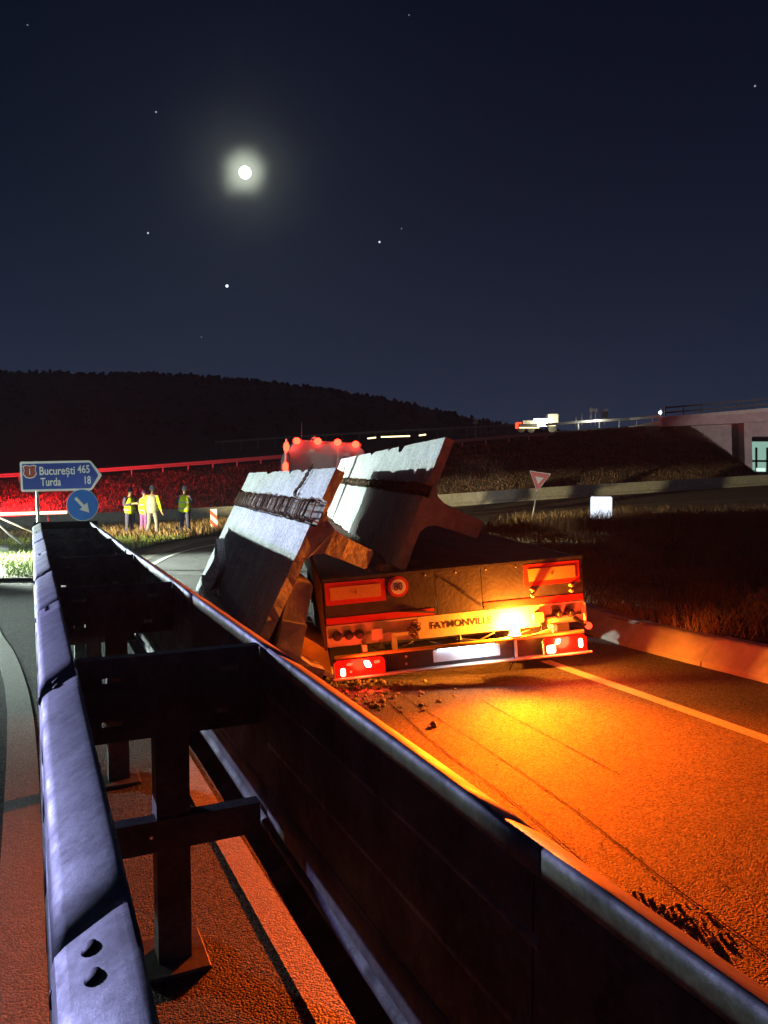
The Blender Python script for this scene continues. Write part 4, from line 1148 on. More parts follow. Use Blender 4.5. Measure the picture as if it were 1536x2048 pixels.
# torn fragment at the far end of the near girder
def chunk(mb, c, r, sc=(1, 1, 1), seed=0):
    vs = []; n, m = 7, 5
    for i in range(m+1):
        th = math.pi*i/m
        for q in range(n):
            ph = 2*math.pi*q/n; rr = r*(1+.5*mnoise.noise(Vector((i*1.7+seed, q*1.3, seed*3.1))))
            vs.append((c[0]+rr*sc[0]*math.sin(th)*math.cos(ph), c[1]+rr*sc[1]*math.sin(th)*math.sin(ph), c[2]+rr*sc[2]*math.cos(th)))
    mb.add(vs, [(i*n+q, (i+1)*n+q, (i+1)*n+(q+1) % n, i*n+(q+1) % n) for i in range(m) for q in range(n)])
    return mb
def shard(pix, Y, th, name, label, m='girder_top'):
    pts = [P(u, v, Y) for u, v in pix]; n = len(pts)
    q = [p + Vector((.03*i % .09, 0, 0)) for i, p in enumerate(pts)]; back = [p + Vector((th*.4, th, 0)) for p in q]
    o = MB().add(q + back, [tuple(range(n)), tuple(range(2*n-1, n-1, -1))] + [(i, i+n, (i+1) % n+n, (i+1) % n) for i in range(n)]).build(name, M[m], None)
    return tag(o, label, 'fragment')
shard([(432, 1078), (425, 1090), (418, 1120), (410, 1150), (401, 1185), (404, 1203), (414, 1188), (424, 1168), (428, 1140), (438, 1128)], 9.6, .16, 'concrete_fragment', 'ragged white slab fragment torn from the near girder end')
shard([(421, 1182), (427, 1178), (430, 1205), (424, 1214), (412, 1212), (420, 1206)], 9.4, .05, 'concrete_fragment', 'thin bright splinter hanging under the ragged white fragment')

# rubble on the road
mb = MB()
for i in range(420):
    u = rnd.gauss(700, 75); v = 1362 + abs(rnd.gauss(0, 26)) + (rnd.random() < .12)*rnd.uniform(0, 60)
    if u < 560 or u > 960: continue
    p = G(u, v); r = rnd.choice((.006, .008, .012, .012, .018, .026))*rnd.uniform(.7, 1.3)
    chunk(mb, (p.x, p.y, p.z+r*.4), r, (1, 1, .7), i*.37)
for i in range(160):
    p = G(rnd.uniform(400, 640), rnd.uniform(1200, 1370)); r = rnd.uniform(.015, .06)
    chunk(mb, (p.x, p.y, p.z+r*.4), r, (1, 1, .7), i*.61)
tag(mb.build('rubble', M['rubble'], None), 'small concrete rubble strewn on the road under the trailer', 'rubble', kind='stuff')
for (u, v, r, lab) in ((768, 1388, .045, 'flat pale concrete splinter lying on the road below the left tail lamp'),
                       (884, 1374, .04, 'grey concrete lump on the road below the number plate')):
    p = G(u, v); o = chunk(MB(), (0, 0, 0), r, (1.8, .6, .5), u).build('concrete_fragment', M['rubble'], None); o.location = p + Vector((0, 0, r*.35)); tag(o, lab, 'fragment')
mb = MB()
for i in range(46):
    t = rnd.random(); u = 1262 + 190*t + rnd.gauss(0, 12); v = 1792 + 92*t + rnd.gauss(0, 15); p = G(u, v); r = rnd.uniform(.004, .012)
    chunk(mb, (p.x, p.y, p.z+r*.5), r, (1.2, 1, .8), i*.77)
for i in range(60):
    p = G(rnd.uniform(760, 1500), rnd.uniform(1440, 1960)); r = rnd.uniform(.002, .005)
    chunk(mb, (p.x, p.y, p.z+r*.5), r, (1.2, 1, .8), i*.37)
tag(mb.build('asphalt_crumbs', M['asphalt'], None), 'dark crumbs of asphalt scattered on the orange lit lane', 'crumbs', kind='stuff')
p = G(1425, 1884); o = chunk(MB(), (0, 0, 0), .016, (1.3, .8, .8), 3).build('pebble', M['concrete'], None); o.location = p+Vector((0, 0, .010)); tag(o, 'single pale pebble near the scattered dark crumbs on the lane', 'pebble')
for (x_, y_, z_, r, lab) in ((-.30, .55, .03, .05, 'grey concrete lump on the deck between the two girders'), (-.62, .35, .03, .06, 'flat dark lump on the deck corner beside the lowest girder')):
    o = chunk(MB(), (0, 0, 0), r, (1.6, .9, .6), r*90).build('concrete_fragment', M['rubble'], None); o.matrix_world = TM @ Matrix.Translation((x_, y_, z_-.01)); tag(o, lab, 'fragment')

# ------------------------------------------------------------------ signs
def post_sign(name, base, lean, label, cat='sign', yaw=0.0):
    m = Matrix.Translation(base) @ Matrix.Rotation(yaw, 4, 'Z') @ Matrix.Rotation(lean, 4, 'Y')
    return empty(name, m, label, cat)
YS = 17.6
sc = YS/F
b0 = P(80, 1130, YS); b0.z = zg(b0.x, b0.y)
ds = post_sign('direction_sign', (b0.x, b0.y, b0.z), rad(-1.2), 'blue pointed direction sign with white border reading Bucuresti 465 and Turda 18', yaw=rad(3))
zt = P(80, 953, YS).z - b0.z; zc = zt
MB().tube([(0, .02, -.3), (0, .02, zc+.36)], .038, 12).build('post', M['galv_dull'], ds, True)
x0 = (43-72)*sc; x1 = (181-72)*sc; xt = (203-72)*sc; hh = 30*sc
pts = [(x0, zc-hh), (x1, zc-hh), (xt, zc), (x1, zc+hh), (x0, zc+hh)]
bd = MB().prism(outline(pts, .05), -.045, -.02).build('board', M['white_film'], ds)
k = .05
pts2 = [(x0+k, zc-hh+k), (x1-k*.3, zc-hh+k), (xt-k*1.7, zc), (x1-k*.3, zc+hh-k), (x0+k, zc+hh-k)]
MB().prism(outline(pts2, .03), -.049, -.0455).build('board_field', M['blue_film'], bd)
def bt(body, u, v, size, al='LEFT', sx=.82, width=None):
    return text('lettering', body, size, Matrix.Translation(((u-72)*sc, -.051, zc+(953-v)*sc)) @ FACE_BACK, M['white_film'], bd, .001, al, sx, width*sc, .004)
bt('București', 80, 943, 20.5*sc*1.12, width=69); bt('465', 180, 941, 19.5*sc*1.12, 'RIGHT', width=24); bt('Turda', 82, 965, 20.5*sc*1.12, width=40); bt('18', 181, 963, 19.5*sc*1.12, 'RIGHT', width=12)
cxs = (62-72)*sc; czs = zc+(953-943)*sc
sh = [(-.5, .42), (-.28, .5), (0, .42), (.28, .5), (.5, .42), (.42, .1), (.5, -.2), (.3, -.45), (0, -.52), (-.3, -.45), (-.5, -.2), (-.42, .1)]
shd = MB().prism([(cxs+a*27*sc, czs+b*27*sc) for a, b in sh], -.052, -.0495).build('road_shield', M['white_film'], bd)
MB().prism([(cxs+a*23.5*sc, czs+b*23.5*sc) for a, b in sh], -.0545, -.0525).build('shield_field', M['brown_film'], shd)
text('shield_number', '1', 15*sc*1.2, Matrix.Translation((cxs, -.0555, czs-.01)) @ FACE_BACK, M['white_film'], shd, .001)

YA = 16.8; sa = YA/F
b1 = P(168, 1120, YA); b1.z = zg(b1.x, b1.y)
ars = post_sign('arrow_sign', (b1.x, b1.y, b1.z), 0, 'round blue sign with white arrow pointing down right at the guardrail end')
za = P(168, 1010, YA).z - b1.z
MB().tube([(0, .02, -.3), (0, .02, za+.30)], .03, 10).build('post', M['galv_dull'], ars, True)
dk = disc(MB(), (0, za), 32*sa, -.03, -.01, 40).build('disc', M['white_film'], ars)
disc(MB(), (0, za), 30.6*sa, -.034, -.0305, 40).build('disc_field', M['blue_light_film'], dk)
ang = rad(-47)
ar = [(-20, 3.2), (-20, -3.2), (3, -3.2), (3, -11), (21, 0), (3, 11), (3, 3.2)]
MB().prism([((a*math.cos(ang)-b*math.sin(ang))*sa*.98, za+(a*math.sin(ang)+b*math.cos(ang))*sa*.98) for a, b in ar], -.038, -.0345).build('arrow', M['white_film'], dk)
MB().ball((0, -.0, za-33*sa), .03, 10, 6).build('clamp', M['white_film'], ars, True)

YY = 29.5; sy = YY/F
b2 = P(1062, 1052, YY); b2.z = zg(b2.x, b2.y)+.25
ys_ = post_sign('give_way_sign', tuple(b2), rad(9.0), 'red and white triangular give way sign leaning on a thin pole', yaw=rad(-6))
zy = (P(1079, 962, YY)-b2).length
MB().tube([(0, .02, -.3), (0, .02, zy+.2)], .028, 10).build('pole', M['galv'], ys_, True)
def tri(k): return outline([(-21.5*sy*k, zy+16*sy*k+.03), (0, zy-24*sy*k+.03), (21.5*sy*k, zy+16*sy*k+.03)], .05*k)
tb = MB().prism(tri(1), -.03, -.01).build('triangle', M['white_film'], ys_)
MB().prism(tri(.93), -.034, -.0305).build('red_border', M['red_film'], tb)
MB().prism(tri(.38), -.037, -.0345).build('white_centre', M['white_film'], tb)

# chevron board in front of the barrier wall
YC = 33.5; sch = YC/F
b3 = P(429, 1054, YC); b3.z = zg(b3.x, b3.y)+.05
chv = post_sign('hazard_board', tuple(b3), rad(-2), 'red and white striped hazard board standing in front of the barrier wall', 'board')
wv, hv_ = 6.6*sch, 46*sch
MB().box(-wv, wv, -.02, .02, .0, hv_).build('panel', M['white_film'], chv)
def clip_band(z0, z1):
    # diagonal stripe, rising to the left
    s = 13*sch; pts = [(-wv, z0), (wv, z0-s), (wv, z1-s), (-wv, z1)]
    out = [(a, min(max(b, .001), hv_-.001)) for a, b in pts]
    return out
for i in range(3):
    z0 = (-2+19*i)*sch; MB().prism(clip_band(z0, z0+9.5*sch), -.024, -.0205).build('red_stripe', M['red_film'], chv)
MB().box(-.04, .04, .02, .06, -.2, hv_*.9).box(-.25, .25, -.1, .25, -.05, .02).build('stand', M['steel_dark'], chv)

# reflective marker in the grass, its brightness put in as emission
YM = 31.0; sm_ = YM/F
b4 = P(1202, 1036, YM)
mk_root = empty('reflective_marker', (b4.x, b4.y, b4.z-.1), 'reflective white box shaped marker with added glow in the dry grass right of the give way sign', 'marker')
MB().cbox(-20*sm_, 20*sm_, -.12, .12, .06, 48*sm_, .05).build('reflective_panel', M['e_marker'], mk_root)
MB().cbox(-18*sm_, 17*sm_, -.14, .14, 48*sm_, 50*sm_, .01).box(-20*sm_, 20*sm_, -.16, .16, -.3, .06).build('casing', M['white_film'], mk_root)

# red light tube and its stays at the left edge
YT = 45.0
ta = P(-90, 1030.5, YT); tb_ = P(133, 1024.5, YT)
tube = empty('red_light_boom', ((ta+tb_)/2), 'long glowing red light tube reaching in from the left edge', 'light')
c0 = (ta+tb_)/2
MB().tube([ta-c0, tb_-c0], .088, 10).build('glowing_tube', M['e_bar'], tube, True)
MB().tube([ta-c0+Vector((0, .09, -.02)), tb_-c0+Vector((.05, .09, -.02))], .05, 8).build('backing_profile', M['steel_dark'], tube)
MB().tube([ta-c0+Vector((0, .1, 0)), (ta.x-c0.x, .1, zg(ta.x, ta.y)-c0.z)], .06, 8).build('support', M['steel_dark'], tube)
MB().tube([tb_-c0+Vector((-2.6, .1, 0)), (tb_.x-c0.x-2.6, .12, zg(tb_.x, tb_.y)-c0.z)], .03, 6).build('support', M['steel_dark'], tube)
rl = lamp('red_tube_light', 'AREA', (ta+tb_)/2 + Vector((-1.0, .35, .2)), 6000, (1.0, .012, .02), shape='RECTANGLE', size=6.5, size_y=.12)
rl.rotation_euler = Vector((.75, 1, .30)).to_track_quat('-Z', 'Y').to_euler()
for nm_, pts, lab in (('guy_pole', [(-60, 1010, 22.6), (3, 1037, 22.4), (82, 1071, 22)], 'thin white pole slanting down behind the direction sign post'),
                 ('guy_pole', [(-20, 1030, 21.8), (2, 1053, 21.6), (20, 1070, 21.5), (44, 1088, 21.4)], 'curved white pole ending on the ground left of the sign post')):
    o = MB().tube([P(*q) for q in pts], .032, 8).build(nm_, M['white_film'], None, True); tag(o, lab, 'pole')
for (u, v, s, lab) in ((4, 1096, .16, 'largest white block in the bright grass at the left edge'), (28, 1095, .09, 'small white block beside the curved white pole in the grass')):
    p = P(u, v, 20.2); p.z = zg(p.x, p.y)+.1
    o = MB().cbox(-s, s, -s*.8, s*.8, -.05, s*1.6, s*.2).build('stone_block', M['white_film'], None); o.location = p; o.rotation_euler = (.1, .15, .3); tag(o, lab, 'block')

# ------------------------------------------------------------------ people
def skin(name, nodes, edges, m, parent, sub=1):
    names = list(nodes); me = bpy.data.meshes.new(name)
    me.from_pydata([nodes[k][0] for k in names], [(names.index(a), names.index(b)) for a, b in edges], [])
    o = bpy.data.objects.new(name, me); COL.objects.link(o); o.parent = parent
    me.skin_vertices.new() if hasattr(me.skin_vertices, 'new') else None
    md = o.modifiers.new('skin', 'SKIN'); md.use_smooth_shade = True
    if not me.skin_vertices:
        bm = bmesh.new(); bm.from_mesh(me); bm.verts.layers.skin.verify(); bm.to_mesh(me); bm.free()
    for i, k in enumerate(names):
        r = nodes[k][1]; me.skin_vertices[0].data[i].radius = r if isinstance(r, tuple) else (r, r)
    me.skin_vertices[0].data[0].use_root = True
    if sub:
        s = o.modifiers.new('sub', 'SUBSURF'); s.levels = sub; s.render_levels = sub
    me.materials.append(m)
    dg = bpy.context.evaluated_depsgraph_get()
    ev = o.evaluated_get(dg); me2 = bpy.data.meshes.new_from_object(ev); me2.name = name
    o.modifiers.clear(); o.data = me2
    if not me2.materials: me2.materials.append(m)
    return o
def person(base, yaw, label, arms, legs, top, sleeve, trousers, hat, tilt=0.0, scale=1.0):
    m = Matrix.Translation(base) @ Matrix.Rotation(yaw, 4, 'Z') @ Matrix.Diagonal((scale, scale, scale, 1))
    root = empty('person', m, label, 'person', 'people standing by the crash')
    # faces -y ; x to the figure's left is +x
    pel = (0, 0, .94); ch = (0, .01, 1.24); nk = (0, .01, 1.49); hd = (0, -.02, 1.62)
    A = {}
    for s, key in ((-1, 'r'), (1, 'l')):
        el, wr = arms[key]; A['sh'+key] = (s*.19, .01, 1.41); A['el'+key] = el; A['wr'+key] = wr
        kn, an = legs[key]; A['hp'+key] = (s*.10, 0, .90); A['kn'+key] = kn; A['an'+key] = an; A['to'+key] = (an[0]+s*.03, an[1]-.17, an[2]-.05)
    nd = {'pel': (pel, (.13, .10)), 'ch': (ch, (.15, .105)), 'up': ((0, .01, 1.40), (.12, .085)), 'nk': (nk, .055), 'ch2': ((0, -.03, 1.56), (.062, .075)), 'hd': ((0, -.02, 1.65), (.075, .09)), 'tp': ((0, -.01, 1.74), (.055, .065))}
    ed = [('pel', 'ch'), ('ch', 'up'), ('up', 'nk'), ('nk', 'ch2'), ('ch2', 'hd'), ('hd', 'tp')]
    for key, s in (('r', -1), ('l', 1)):
        nd['sh'+key] = (A['sh'+key], .062); nd['el'+key] = (A['el'+key], .045); nd['wr'+key] = (A['wr'+key], .028)
        w = Vector(A['wr'+key]); dv = (w-Vector(A['el'+key])).normalized(); pm = w+dv*.07
        nd['pm'+key] = (tuple(pm), (.036, .02))
        nd['hp'+key] = (A['hp'+key], .088); nd['kn'+key] = (A['kn'+key], .058); nd['an'+key] = (A['an'+key], .04); nd['to'+key] = (A['to'+key], .035)
        ed += [('up', 'sh'+key), ('sh'+key, 'el'+key), ('el'+key, 'wr'+key), ('wr'+key, 'pm'+key), ('pel', 'hp'+key), ('hp'+key, 'kn'+key), ('kn'+key, 'an'+key), ('an'+key, 'to'+key)]
        sd = dv.cross(Vector((0, 1, .2))).normalized()
        for fi in range(4):
            off = sd*(.027-.018*fi); L = (.075, .085, .08, .062)[fi]
            a = pm+dv*.03+off; b = a+dv*L*.6+Vector((0, -.012, 0)); c = b+dv*L*.35+Vector((0, -.025, 0))
            for q, pt in enumerate((a, b, c)): nd[f'f{key}{fi}{q}'] = (tuple(pt), .0085)
            ed += [('pm'+key, f'f{key}{fi}0'), (f'f{key}{fi}0', f'f{key}{fi}1'), (f'f{key}{fi}1', f'f{key}{fi}2')]
        a = w+dv*.035+sd*.035; b = a+dv*.04+sd*.02
        nd['t'+key+'0'] = (tuple(a), .010); nd['t'+key+'1'] = (tuple(b), .009); ed += [('wr'+key, 't'+key+'0'), ('t'+key+'0', 't'+key+'1')]
    body = skin('body', nd, ed, M['skin'], root)
    # nose, ears, eyes as small features of the head
    MB().ball((0, -.115, 1.635), .016, 8, 6, (1, 1.2, 1.5)).ball((-.078, -.01, 1.64), .022, 8, 6, (.5, 1, 1.5)).ball((.078, -.01, 1.64), .022, 8, 6, (.5, 1, 1.5)).build('face_features', M['skin'], root, True)
    MB().ball((-.03, -.098, 1.665), .010, 8, 6).ball((.03, -.098, 1.665), .010, 8, 6).build('eyes', M['dark_cloth'], root, True)
    # jacket
    J = {'a': ((0, .0, .78), (.25, .18)), 'b': ((0, .0, .98), (.245, .175)), 'c': (ch, (.25, .18)), 'd': ((0, .01, 1.41), (.20, .135)), 'e': ((0, .015, 1.49), (.075, .07))}
    je = [('a', 'b'), ('b', 'c'), ('c', 'd'), ('d', 'e')]
    jk = skin('jacket', J, je, M[top], root)
    for key in 'rl':
        S = {'s': (tuple(Vector(A['sh'+key])*.93+Vector((0, 0, .10))), .08), 'm': (A['sh'+key], .085), 'e': (A['el'+key], .066), 'w': (tuple(Vector(A['wr'+key]).lerp(Vector(A['el'+key]), .08)), .05)}
        skin('sleeve', S, [('s', 'm'), ('m', 'e'), ('e', 'w')], M[sleeve], root)
    if top == 'hivis':
        for zz in (1.17, 0.95):
            vs = []; n = 24
            for k in range(n):
                t = 2*math.pi*k/n
                for dz in (0, .045): vs.append((math.cos(t)*.242, math.sin(t)*.176, zz+dz))
            MB().add(vs, [(2*k, 2*k+1, (2*k+3) % (2*n), (2*k+2) % (2*n)) for k in range(n)]).build('reflective_band', M['silver_tape'], jk, True)
    for key, s in (('r', -1), ('l', 1)):
        T = {'h': ((s*.06, 0, .96), .125), 'a': (A['hp'+key], .118), 'k': (A['kn'+key], .086), 'f': (tuple(Vector(A['an'+key])+Vector((0, .01, .04))), .074)}
        skin('trouser_leg', T, [('h', 'a'), ('a', 'k'), ('k', 'f')], M[trousers], root)
        an = A['an'+key]
        MB().ball((an[0]+s*.012, an[1]-.07, an[2]-.045), .05, 12, 8, (1, 2.7, 1)).build('shoe', M['shoe'], root, True)
    MB().lathe([(.001, .155), (.05, .145), (.085, .10), (.098, .04), (.10, 0), (.094, -.01)], 'z', (0, -.01, 1.66), 18).build('hat', M[hat], root, True)
    return root
STAND = {'r': ((-.11, .01, .50), (-.12, .03, .09)), 'l': ((.11, .01, .50), (.12, .03, .09))}
WALK = {'r': ((-.14, -.02, .50), (-.20, .10, .09)), 'l': ((.15, -.06, .50), (.24, -.08, .09))}
DOWN = {'r': ((-.28, .03, 1.13), (-.31, -.06, .88)), 'l': ((.28, .03, 1.13), (.31, -.06, .88))}
FOLD = {'r': ((-.26, .02, 1.15), (-.06, -.22, 1.20)), 'l': ((.27, .03, 1.13), (.30, -.03, .88))}
PHONE = {'r': ((-.29, -.05, 1.16), (-.10, -.26, 1.28)), 'l': ((.29, -.05, 1.16), (.10, -.26, 1.28))}
def gp(u, v, Y):
    p = P(u, v, Y); p.z = zg(p.x, p.y)+.08; return p
person(gp(261, 1070, 31.0), rad(55), 'person in yellow vest and navy trousers with one arm across the chest', FOLD, STAND, 'hivis', 'navy', 'navy', 'dark_cloth', scale=1.08)
person(gp(289, 1062, 32.6), rad(150), 'person with purple hat half hidden behind the one in grey', DOWN, STAND, 'hivis', 'dark_cloth', 'purple', 'purple', scale=1.04)
person(gp(306, 1070, 30.4), rad(172), 'person seen from behind in grey back, yellow sleeves and grey beanie', DOWN, WALK, 'grey_cloth', 'hivis', 'denim', 'beanie', scale=1.12)
person(gp(370, 1068, 31.2), rad(183), 'person standing alone in yellow vest and dark trousers, seen from behind', PHONE, STAND, 'hivis', 'navy', 'navy', 'beanie', scale=1.10)

# ------------------------------------------------------------------ bridge, building, motorway things
bridge = empty('road_bridge', (0, 0, 0), 'concrete road bridge with steel railing at the right edge', 'bridge')
def quadbox(name, pix, Y0, Y1, m, parent):
    a = [P(u, v, Y0) for u, v in pix]; n = len(a); b = [p + Vector((0, Y1-Y0, 0)) for p in a]
    return MB().add(a+b, [tuple(range(n)), tuple(range(2*n-1, n-1, -1))]+[(i, i+n, (i+1) % n+n, (i+1) % n) for i in range(n)]).build(name, m, parent)
quadbox('deck_fascia', [(1325, 840), (1480, 827), (1800, 800), (1800, 828), (1480, 846), (1325, 853)], 79, 90, M['bridge'], bridge)
quadbox('deck_kerb', [(1322, 834), (1800, 793), (1800, 800.5), (1480, 827.5), (1325, 840.5)], 78.6, 79.6, M['concrete'], bridge)
quadbox('abutment_wall', [(1360, 851), (1488, 845), (1488, 985), (1360, 985)], 81, 82.4, M['bridge'], bridge)
quadbox('column', [(1488, 846), (1503, 845), (1506, 985), (1491, 985)], 79.5, 81, M['bridge'], bridge)
quadbox('cross_head', [(1503, 844), (1640, 836), (1640, 872), (1503, 873)], 80.2, 82, M['bridge'], bridge)
for k in range(12):
    u = 1330 + 36*k; vb = 833.5-(u-1322)*.0858
    quadbox('railing_post', [(u, vb-20+(k == 0)*-3), (u+2, vb-20), (u+2, vb), (u, vb)], 78.8, 78.9, M['steel_dark'], bridge)
for dv in (20, 10):
    quadbox('handrail', [(1330, 834-dv), (1800, 793.5-dv), (1800, 796.5-dv), (1330, 837-dv)], 78.7, 78.8, M['steel_dark'], bridge)
hall = empty('lit_hall', tuple(P(1540, 980, 120)), 'brightly lit pale hall with a green sign seen under the bridge', 'building')
h0 = P(1540, 980, 120)
def hq(nm, u0, u1, v0, v1, Y, m, d=.3):
    o = quadbox(nm, [(u0, v0), (u1, v0), (u1, v1), (u0, v1)], Y, Y+d, m, hall)
    o.matrix_parent_inverse = hall.matrix_world.inverted()
    return o
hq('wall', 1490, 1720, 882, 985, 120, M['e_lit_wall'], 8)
hq('roof', 1486, 1724, 872, 883, 119.6, M['bridge'], 9)
for u in (1512, 1534, 1556): hq('column', u, u+3, 895, 960, 119.5, M['steel_dark'])
hq('beam', 1500, 1600, 920, 924, 119.4, M['steel_dark'])
hq('green_sign', 1513, 1533, 944, 972, 119.3, M['e_lit_green'])
for u in (1507, 1530): hq('lit_window', u, u+7, 958, 972, 119.2, M['e_lit_white'])
hq('lit_window', 1514, 1531, 936, 943, 119.2, M['e_lit_white'])

# lit maintenance truck on the motorway
YV = 100.0; vv = YV/F
vb = P(1035, 858, YV)
mtr = empty('maintenance_truck', tuple(vb), 'low truck with blazing white work lamps up on the motorway', 'truck')
def vt(nm, u0, u1, v0, v1, dy0, dy1, m, parent=None):
    return MB().cbox((u0-1035)*vv, (u1-1035)*vv, dy0, dy1, (858-v1)*vv, (858-v0)*vv, .05).build(nm, m, parent or mtr)
vt('bed', 1032, 1112, 848, 853, 0, 2.4, M['steel_dark']); vt('body', 1046, 1100, 841, 848, .1, 2.3, M['cab']); vt('cab', 1096, 1116, 828, 850, 0, 2.3, M['cab'])
vt('lamp_strip', 1038, 1078, 854.5, 856.5, -.2, -.05, M['e_warm']); vt('lamp_strip', 1067, 1094, 837.5, 840.5, -.2, -.05, M['e_white']); vt('work_lamp', 1074, 1092, 848, 853, -.25, -.1, M['e_white']); vt('work_lamp', 1094, 1110, 847, 852, -.25, -.1, M['e_warm'])
vt('tail_lamp', 1031, 1036, 846, 857, -.15, .1, M['e_red']); vt('tail_lamp', 1032, 1043, 845, 847.5, -.15, .1, M['e_red'])
for u in (1042, 1062, 1104):
    MB().lathe([(0, -.12), (.45, -.12), (.5, -.08), (.5, .08), (.45, .12), (0, .12)], 'y', ((u-1035)*vv, .15, -.0), 16).build('wheel', M['rubber'], mtr)
lamp('work_lamp_light', 'POINT', P(1095, 850, YV-1.6), 700, (1.0, .88, .55), shadow_soft_size=.3)
# lit rail ends and motorway signs
for i, (u, v, h, wd, lab) in enumerate(((1152, 843, 13, 1.5, 'short bare pole on the motorway just right of the truck'), (1164, 842, 20, 1.5, 'taller bare pole second right of the motorway truck'),
        (1182, 840, 24, 1.5, 'pole with small round sign on the motorway skyline'), (1191, 841, 24, 1.8, 'pole beside the dark square sign on the motorway'))):
    p = P(u, v+4, 96); r = empty('road_post', tuple(p), lab, 'post')
    MB().tube([(0, 0, -.4), (0, 0, h*96/F)], wd*.5*96/F, 6).build('pole', M['galv'], r)
    if i >= 2: disc(MB(), (0, h*96/F), 4*96/F, -.08, -.04, 14).build('round_panel', M['galv_dull'], r)
p = P(1209, 844, 96); r = empty('square_sign', tuple(p), 'dark square sign board on a pole on the motorway skyline', 'sign')
s96 = 96/F
MB().tube([(0, 0, -.4), (0, 0, 26*s96)], .06, 6).build('pole', M['galv'], r)
MB().cbox(-7*s96, 6*s96, -.1, -.03, 8*s96, 21*s96, .03).build('board', M['cab_dark'], r)
MB().cbox(-1*s96, 7*s96, -.1, -.03, 22*s96, 26*s96, .03).build('small_board', M['galv_dull'], r)
far_guardrail('bridge_approach_guardrail', seq([(1090, 857, 94), (1180, 850, 92), (1260, 846, 88), (1322, 841, 82)]), .6, 'brightly lit guardrail leading from the motorway truck to the bridge', 2.4, mat_='galv')
lamp('rail_flood_light', 'POINT', P(1180, 838, 91), 260, (1, .93, .7), shadow_soft_size=.2)
p = P(1322, 832, 79); r = empty('bridge_lamp', tuple(p), 'small white lamp on a post at the start of the bridge railing', 'lamp')
MB().tube([(0, 0, -.6), (0, 0, .75)], .05, 6).build('post', M['galv'], r); MB().ball((-.12, -.1, .35), .16, 10, 8).build('bulb', M['e_white'], r, True)
p = P(951, 858, 90); r = empty('triangle_sign', tuple(p), 'tiny triangular sign on a pole at the foot of the hill slope', 'sign')
MB().tube([(0, 0, -1), (0, 0, .8)], .04, 6).build('pole', M['galv'], r); MB().prism([(-.35, .6), (.35, .6), (0, 1.25)], -.06, -.02).build('panel', M['galv'], r)
# leaning lamp-like marker on the slope by the abutment
pa, pb = P(1421, 962, 74), P(1408, 902, 75)
r = empty('slope_marker', tuple(pa), 'pale slanting pole on the slope beside the bridge abutment', 'pole')
MB().tube([Vector((0, 0, -.3)), pb-pa], .10, 8).build('pole', M['concrete'], r, True); MB().ball(tuple(pb-pa+Vector((-.25, 0, .2))), .25, 10, 8).build('head', M['concrete'], r, True)
# passing car lights on the motorway behind the cab
for (u0, u1, v, lab) in ((735, 752, 876, 'first short streak of pale lamp housing behind the cab on the motorway'), (762, 820, 873, 'longest pale lit motorway rail lamp row left of the leaning girder'), (838, 852, 870, 'small pale lit lamp just above the leaning girder edge')):
    a, b = P(u0, v+1, 104), P(u1, v-1, 104)
    o = MB().tube([a, b], .10, 6).build('motorway_lamp_strip', M['e_warm'], None); tag(o, lab, 'lamp')

# ------------------------------------------------------------------ grass
def verge_sample(r):
    while True:
        y = 34*r.random()**.75; x = kx(y) + .35 + (26*r.random()**1.7)
        if x > .62*y+2.5: continue
        k = mnoise.noise(Vector((x*.7, y*.7, 1)))
        if r.random() > .45 + k: continue
        return (x, y, zg(x, y)+.25, .6+.7*max(0, k+.4) + .25*(x-kx(y) > 2))
blades('dry_grass', 60000, verge_sample, .08, .36, .009, 1.25, M['dry_grass'], 'dry unmown grass covering the verge behind the kerb')
def tip_sample(r):
    y = r.uniform(26, 33.5); x = kx(y)+.3+r.random()**1.3*9
    return (x, y, zg(x, y)+.22, 1.0)
blades('tall_dry_grass', 5000, tip_sample, .25, .75, .022, .6, M['dry_grass'], 'taller dry grass around the give way sign and the white marker')
lp = [tuple(p) for p in left_poly]
def left_sample(r):
    while True:
        x = r.uniform(-16, -5.5); y = r.uniform(14.8, 29)
        if not inside((x, y), lp) or mnoise.noise(Vector((x*.8, y*.8, 4))) < -.25 or (y > 22 and r.random() < .5): continue
        return (x, y, zg(x, y)+.05, 1.0 if y < 22 else .8)
blades('green_grass', 24000, left_sample, .10, .34, .016, .9, M['green_grass'], 'bright green grass on the island under the blue signs')
def back_sample(r):
    while True:
        x = r.uniform(-22, -2); y = r.uniform(29, 46)
        if not inside((x, y), lp): continue
        return (x, y, zg(x, y)+.05, 1.0)
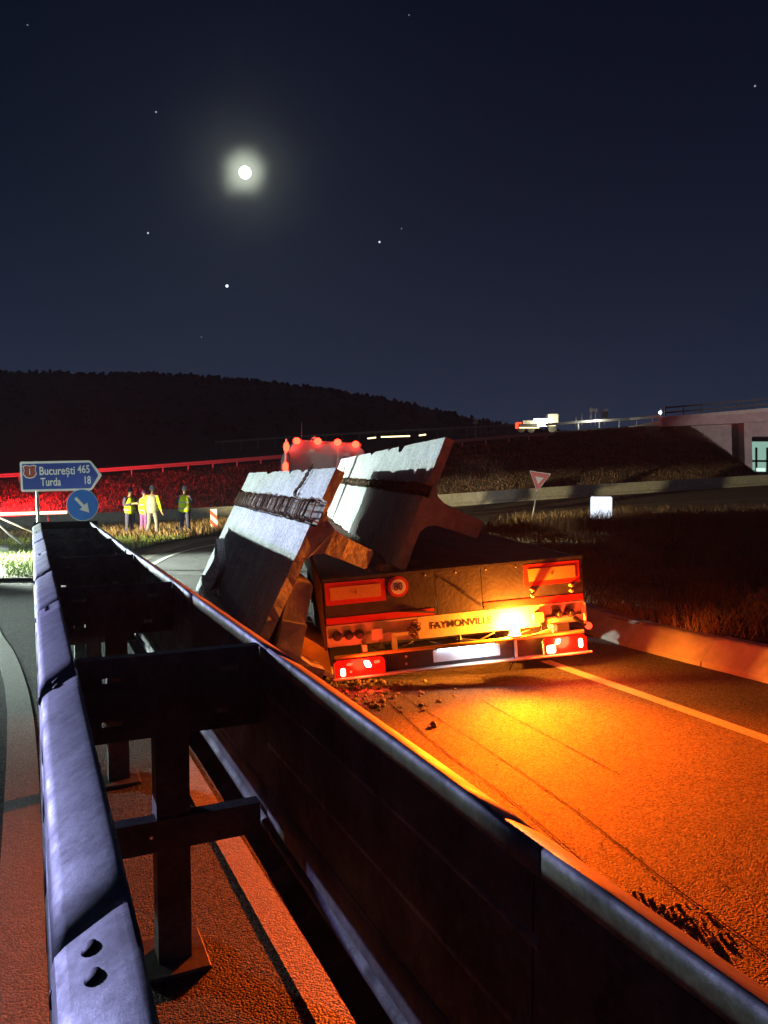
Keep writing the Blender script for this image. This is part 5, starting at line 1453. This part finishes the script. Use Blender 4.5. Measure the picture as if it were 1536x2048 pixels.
blades('island_dry_grass', 16000, back_sample, .15, .5, .03, .8, M['dry_grass'], 'dry grass around the people in front of the barrier wall')
# bare weed stalks
def weed(base, h, n, label, seed):
    rr = random.Random(seed); r = empty('dry_weed', tuple(base), label, 'plant', 'dry weeds')
    for k in range(n):
        a = rr.uniform(0, 6.28); l = rr.uniform(.1, .5)*h
        pts = [(0, 0, -.05), (l*.35*math.cos(a), l*.35*math.sin(a), h*.5), (l*math.cos(a), l*math.sin(a), h*rr.uniform(.75, 1))]
        st = MB().tube(pts, [.012, .008, .004], 5).build('stalk', M['dry_grass'], r)
        for q in range(4):
            t = rr.uniform(.5, 1); c = Vector(pts[1]).lerp(Vector(pts[2]), (t-.5)*2)
            MB().tube([c, c+Vector((rr.uniform(-.12, .12), rr.uniform(-.12, .12), rr.uniform(.02, .14)))*h], [.006, .003], 4).build('twig', M['dry_grass'], st)
for (u, v, Y, h, n, lab) in ((890+310, 1040, 30, .5, 3, 'low dry weed in front of the white marker'), (1245, 1030, 30.5, 1.15, 5, 'tall bare branching weed right of the white marker'),
                      (215, 1085, 24, .75, 6, 'bare bright weed stalks left of the person with folded arm'), (275, 1092, 25, .8, 7, 'tallest bright forked weed in the green grass below the people')):
    p = P(u, v, Y); p.z = zg(p.x, p.y)+(.25 if u > 700 else .06); weed(p, h, n, lab, u)

# ------------------------------------------------------------------ night haze
hz = MB().box(-1450, 1450, -50, 1300, -9.5, 125).build('haze', M['hill'], None)
hz.data.materials.clear()
hm = bpy.data.materials.new('haze_air'); hm.use_nodes = True; t = hm.node_tree; t.nodes.clear()
ho = t.nodes.new('ShaderNodeOutputMaterial'); pv = t.nodes.new('ShaderNodeVolumePrincipled')
pv.inputs['Color'].default_value = (0.86, 0.88, 0.95, 1); pv.inputs['Density'].default_value = 0.00024; pv.inputs['Anisotropy'].default_value = 0.3
t.links.new(pv.outputs[0], ho.inputs['Volume']); hz.data.materials.append(hm)
tag(hz, 'thin night haze hanging over the whole place', 'haze', kind='stuff')
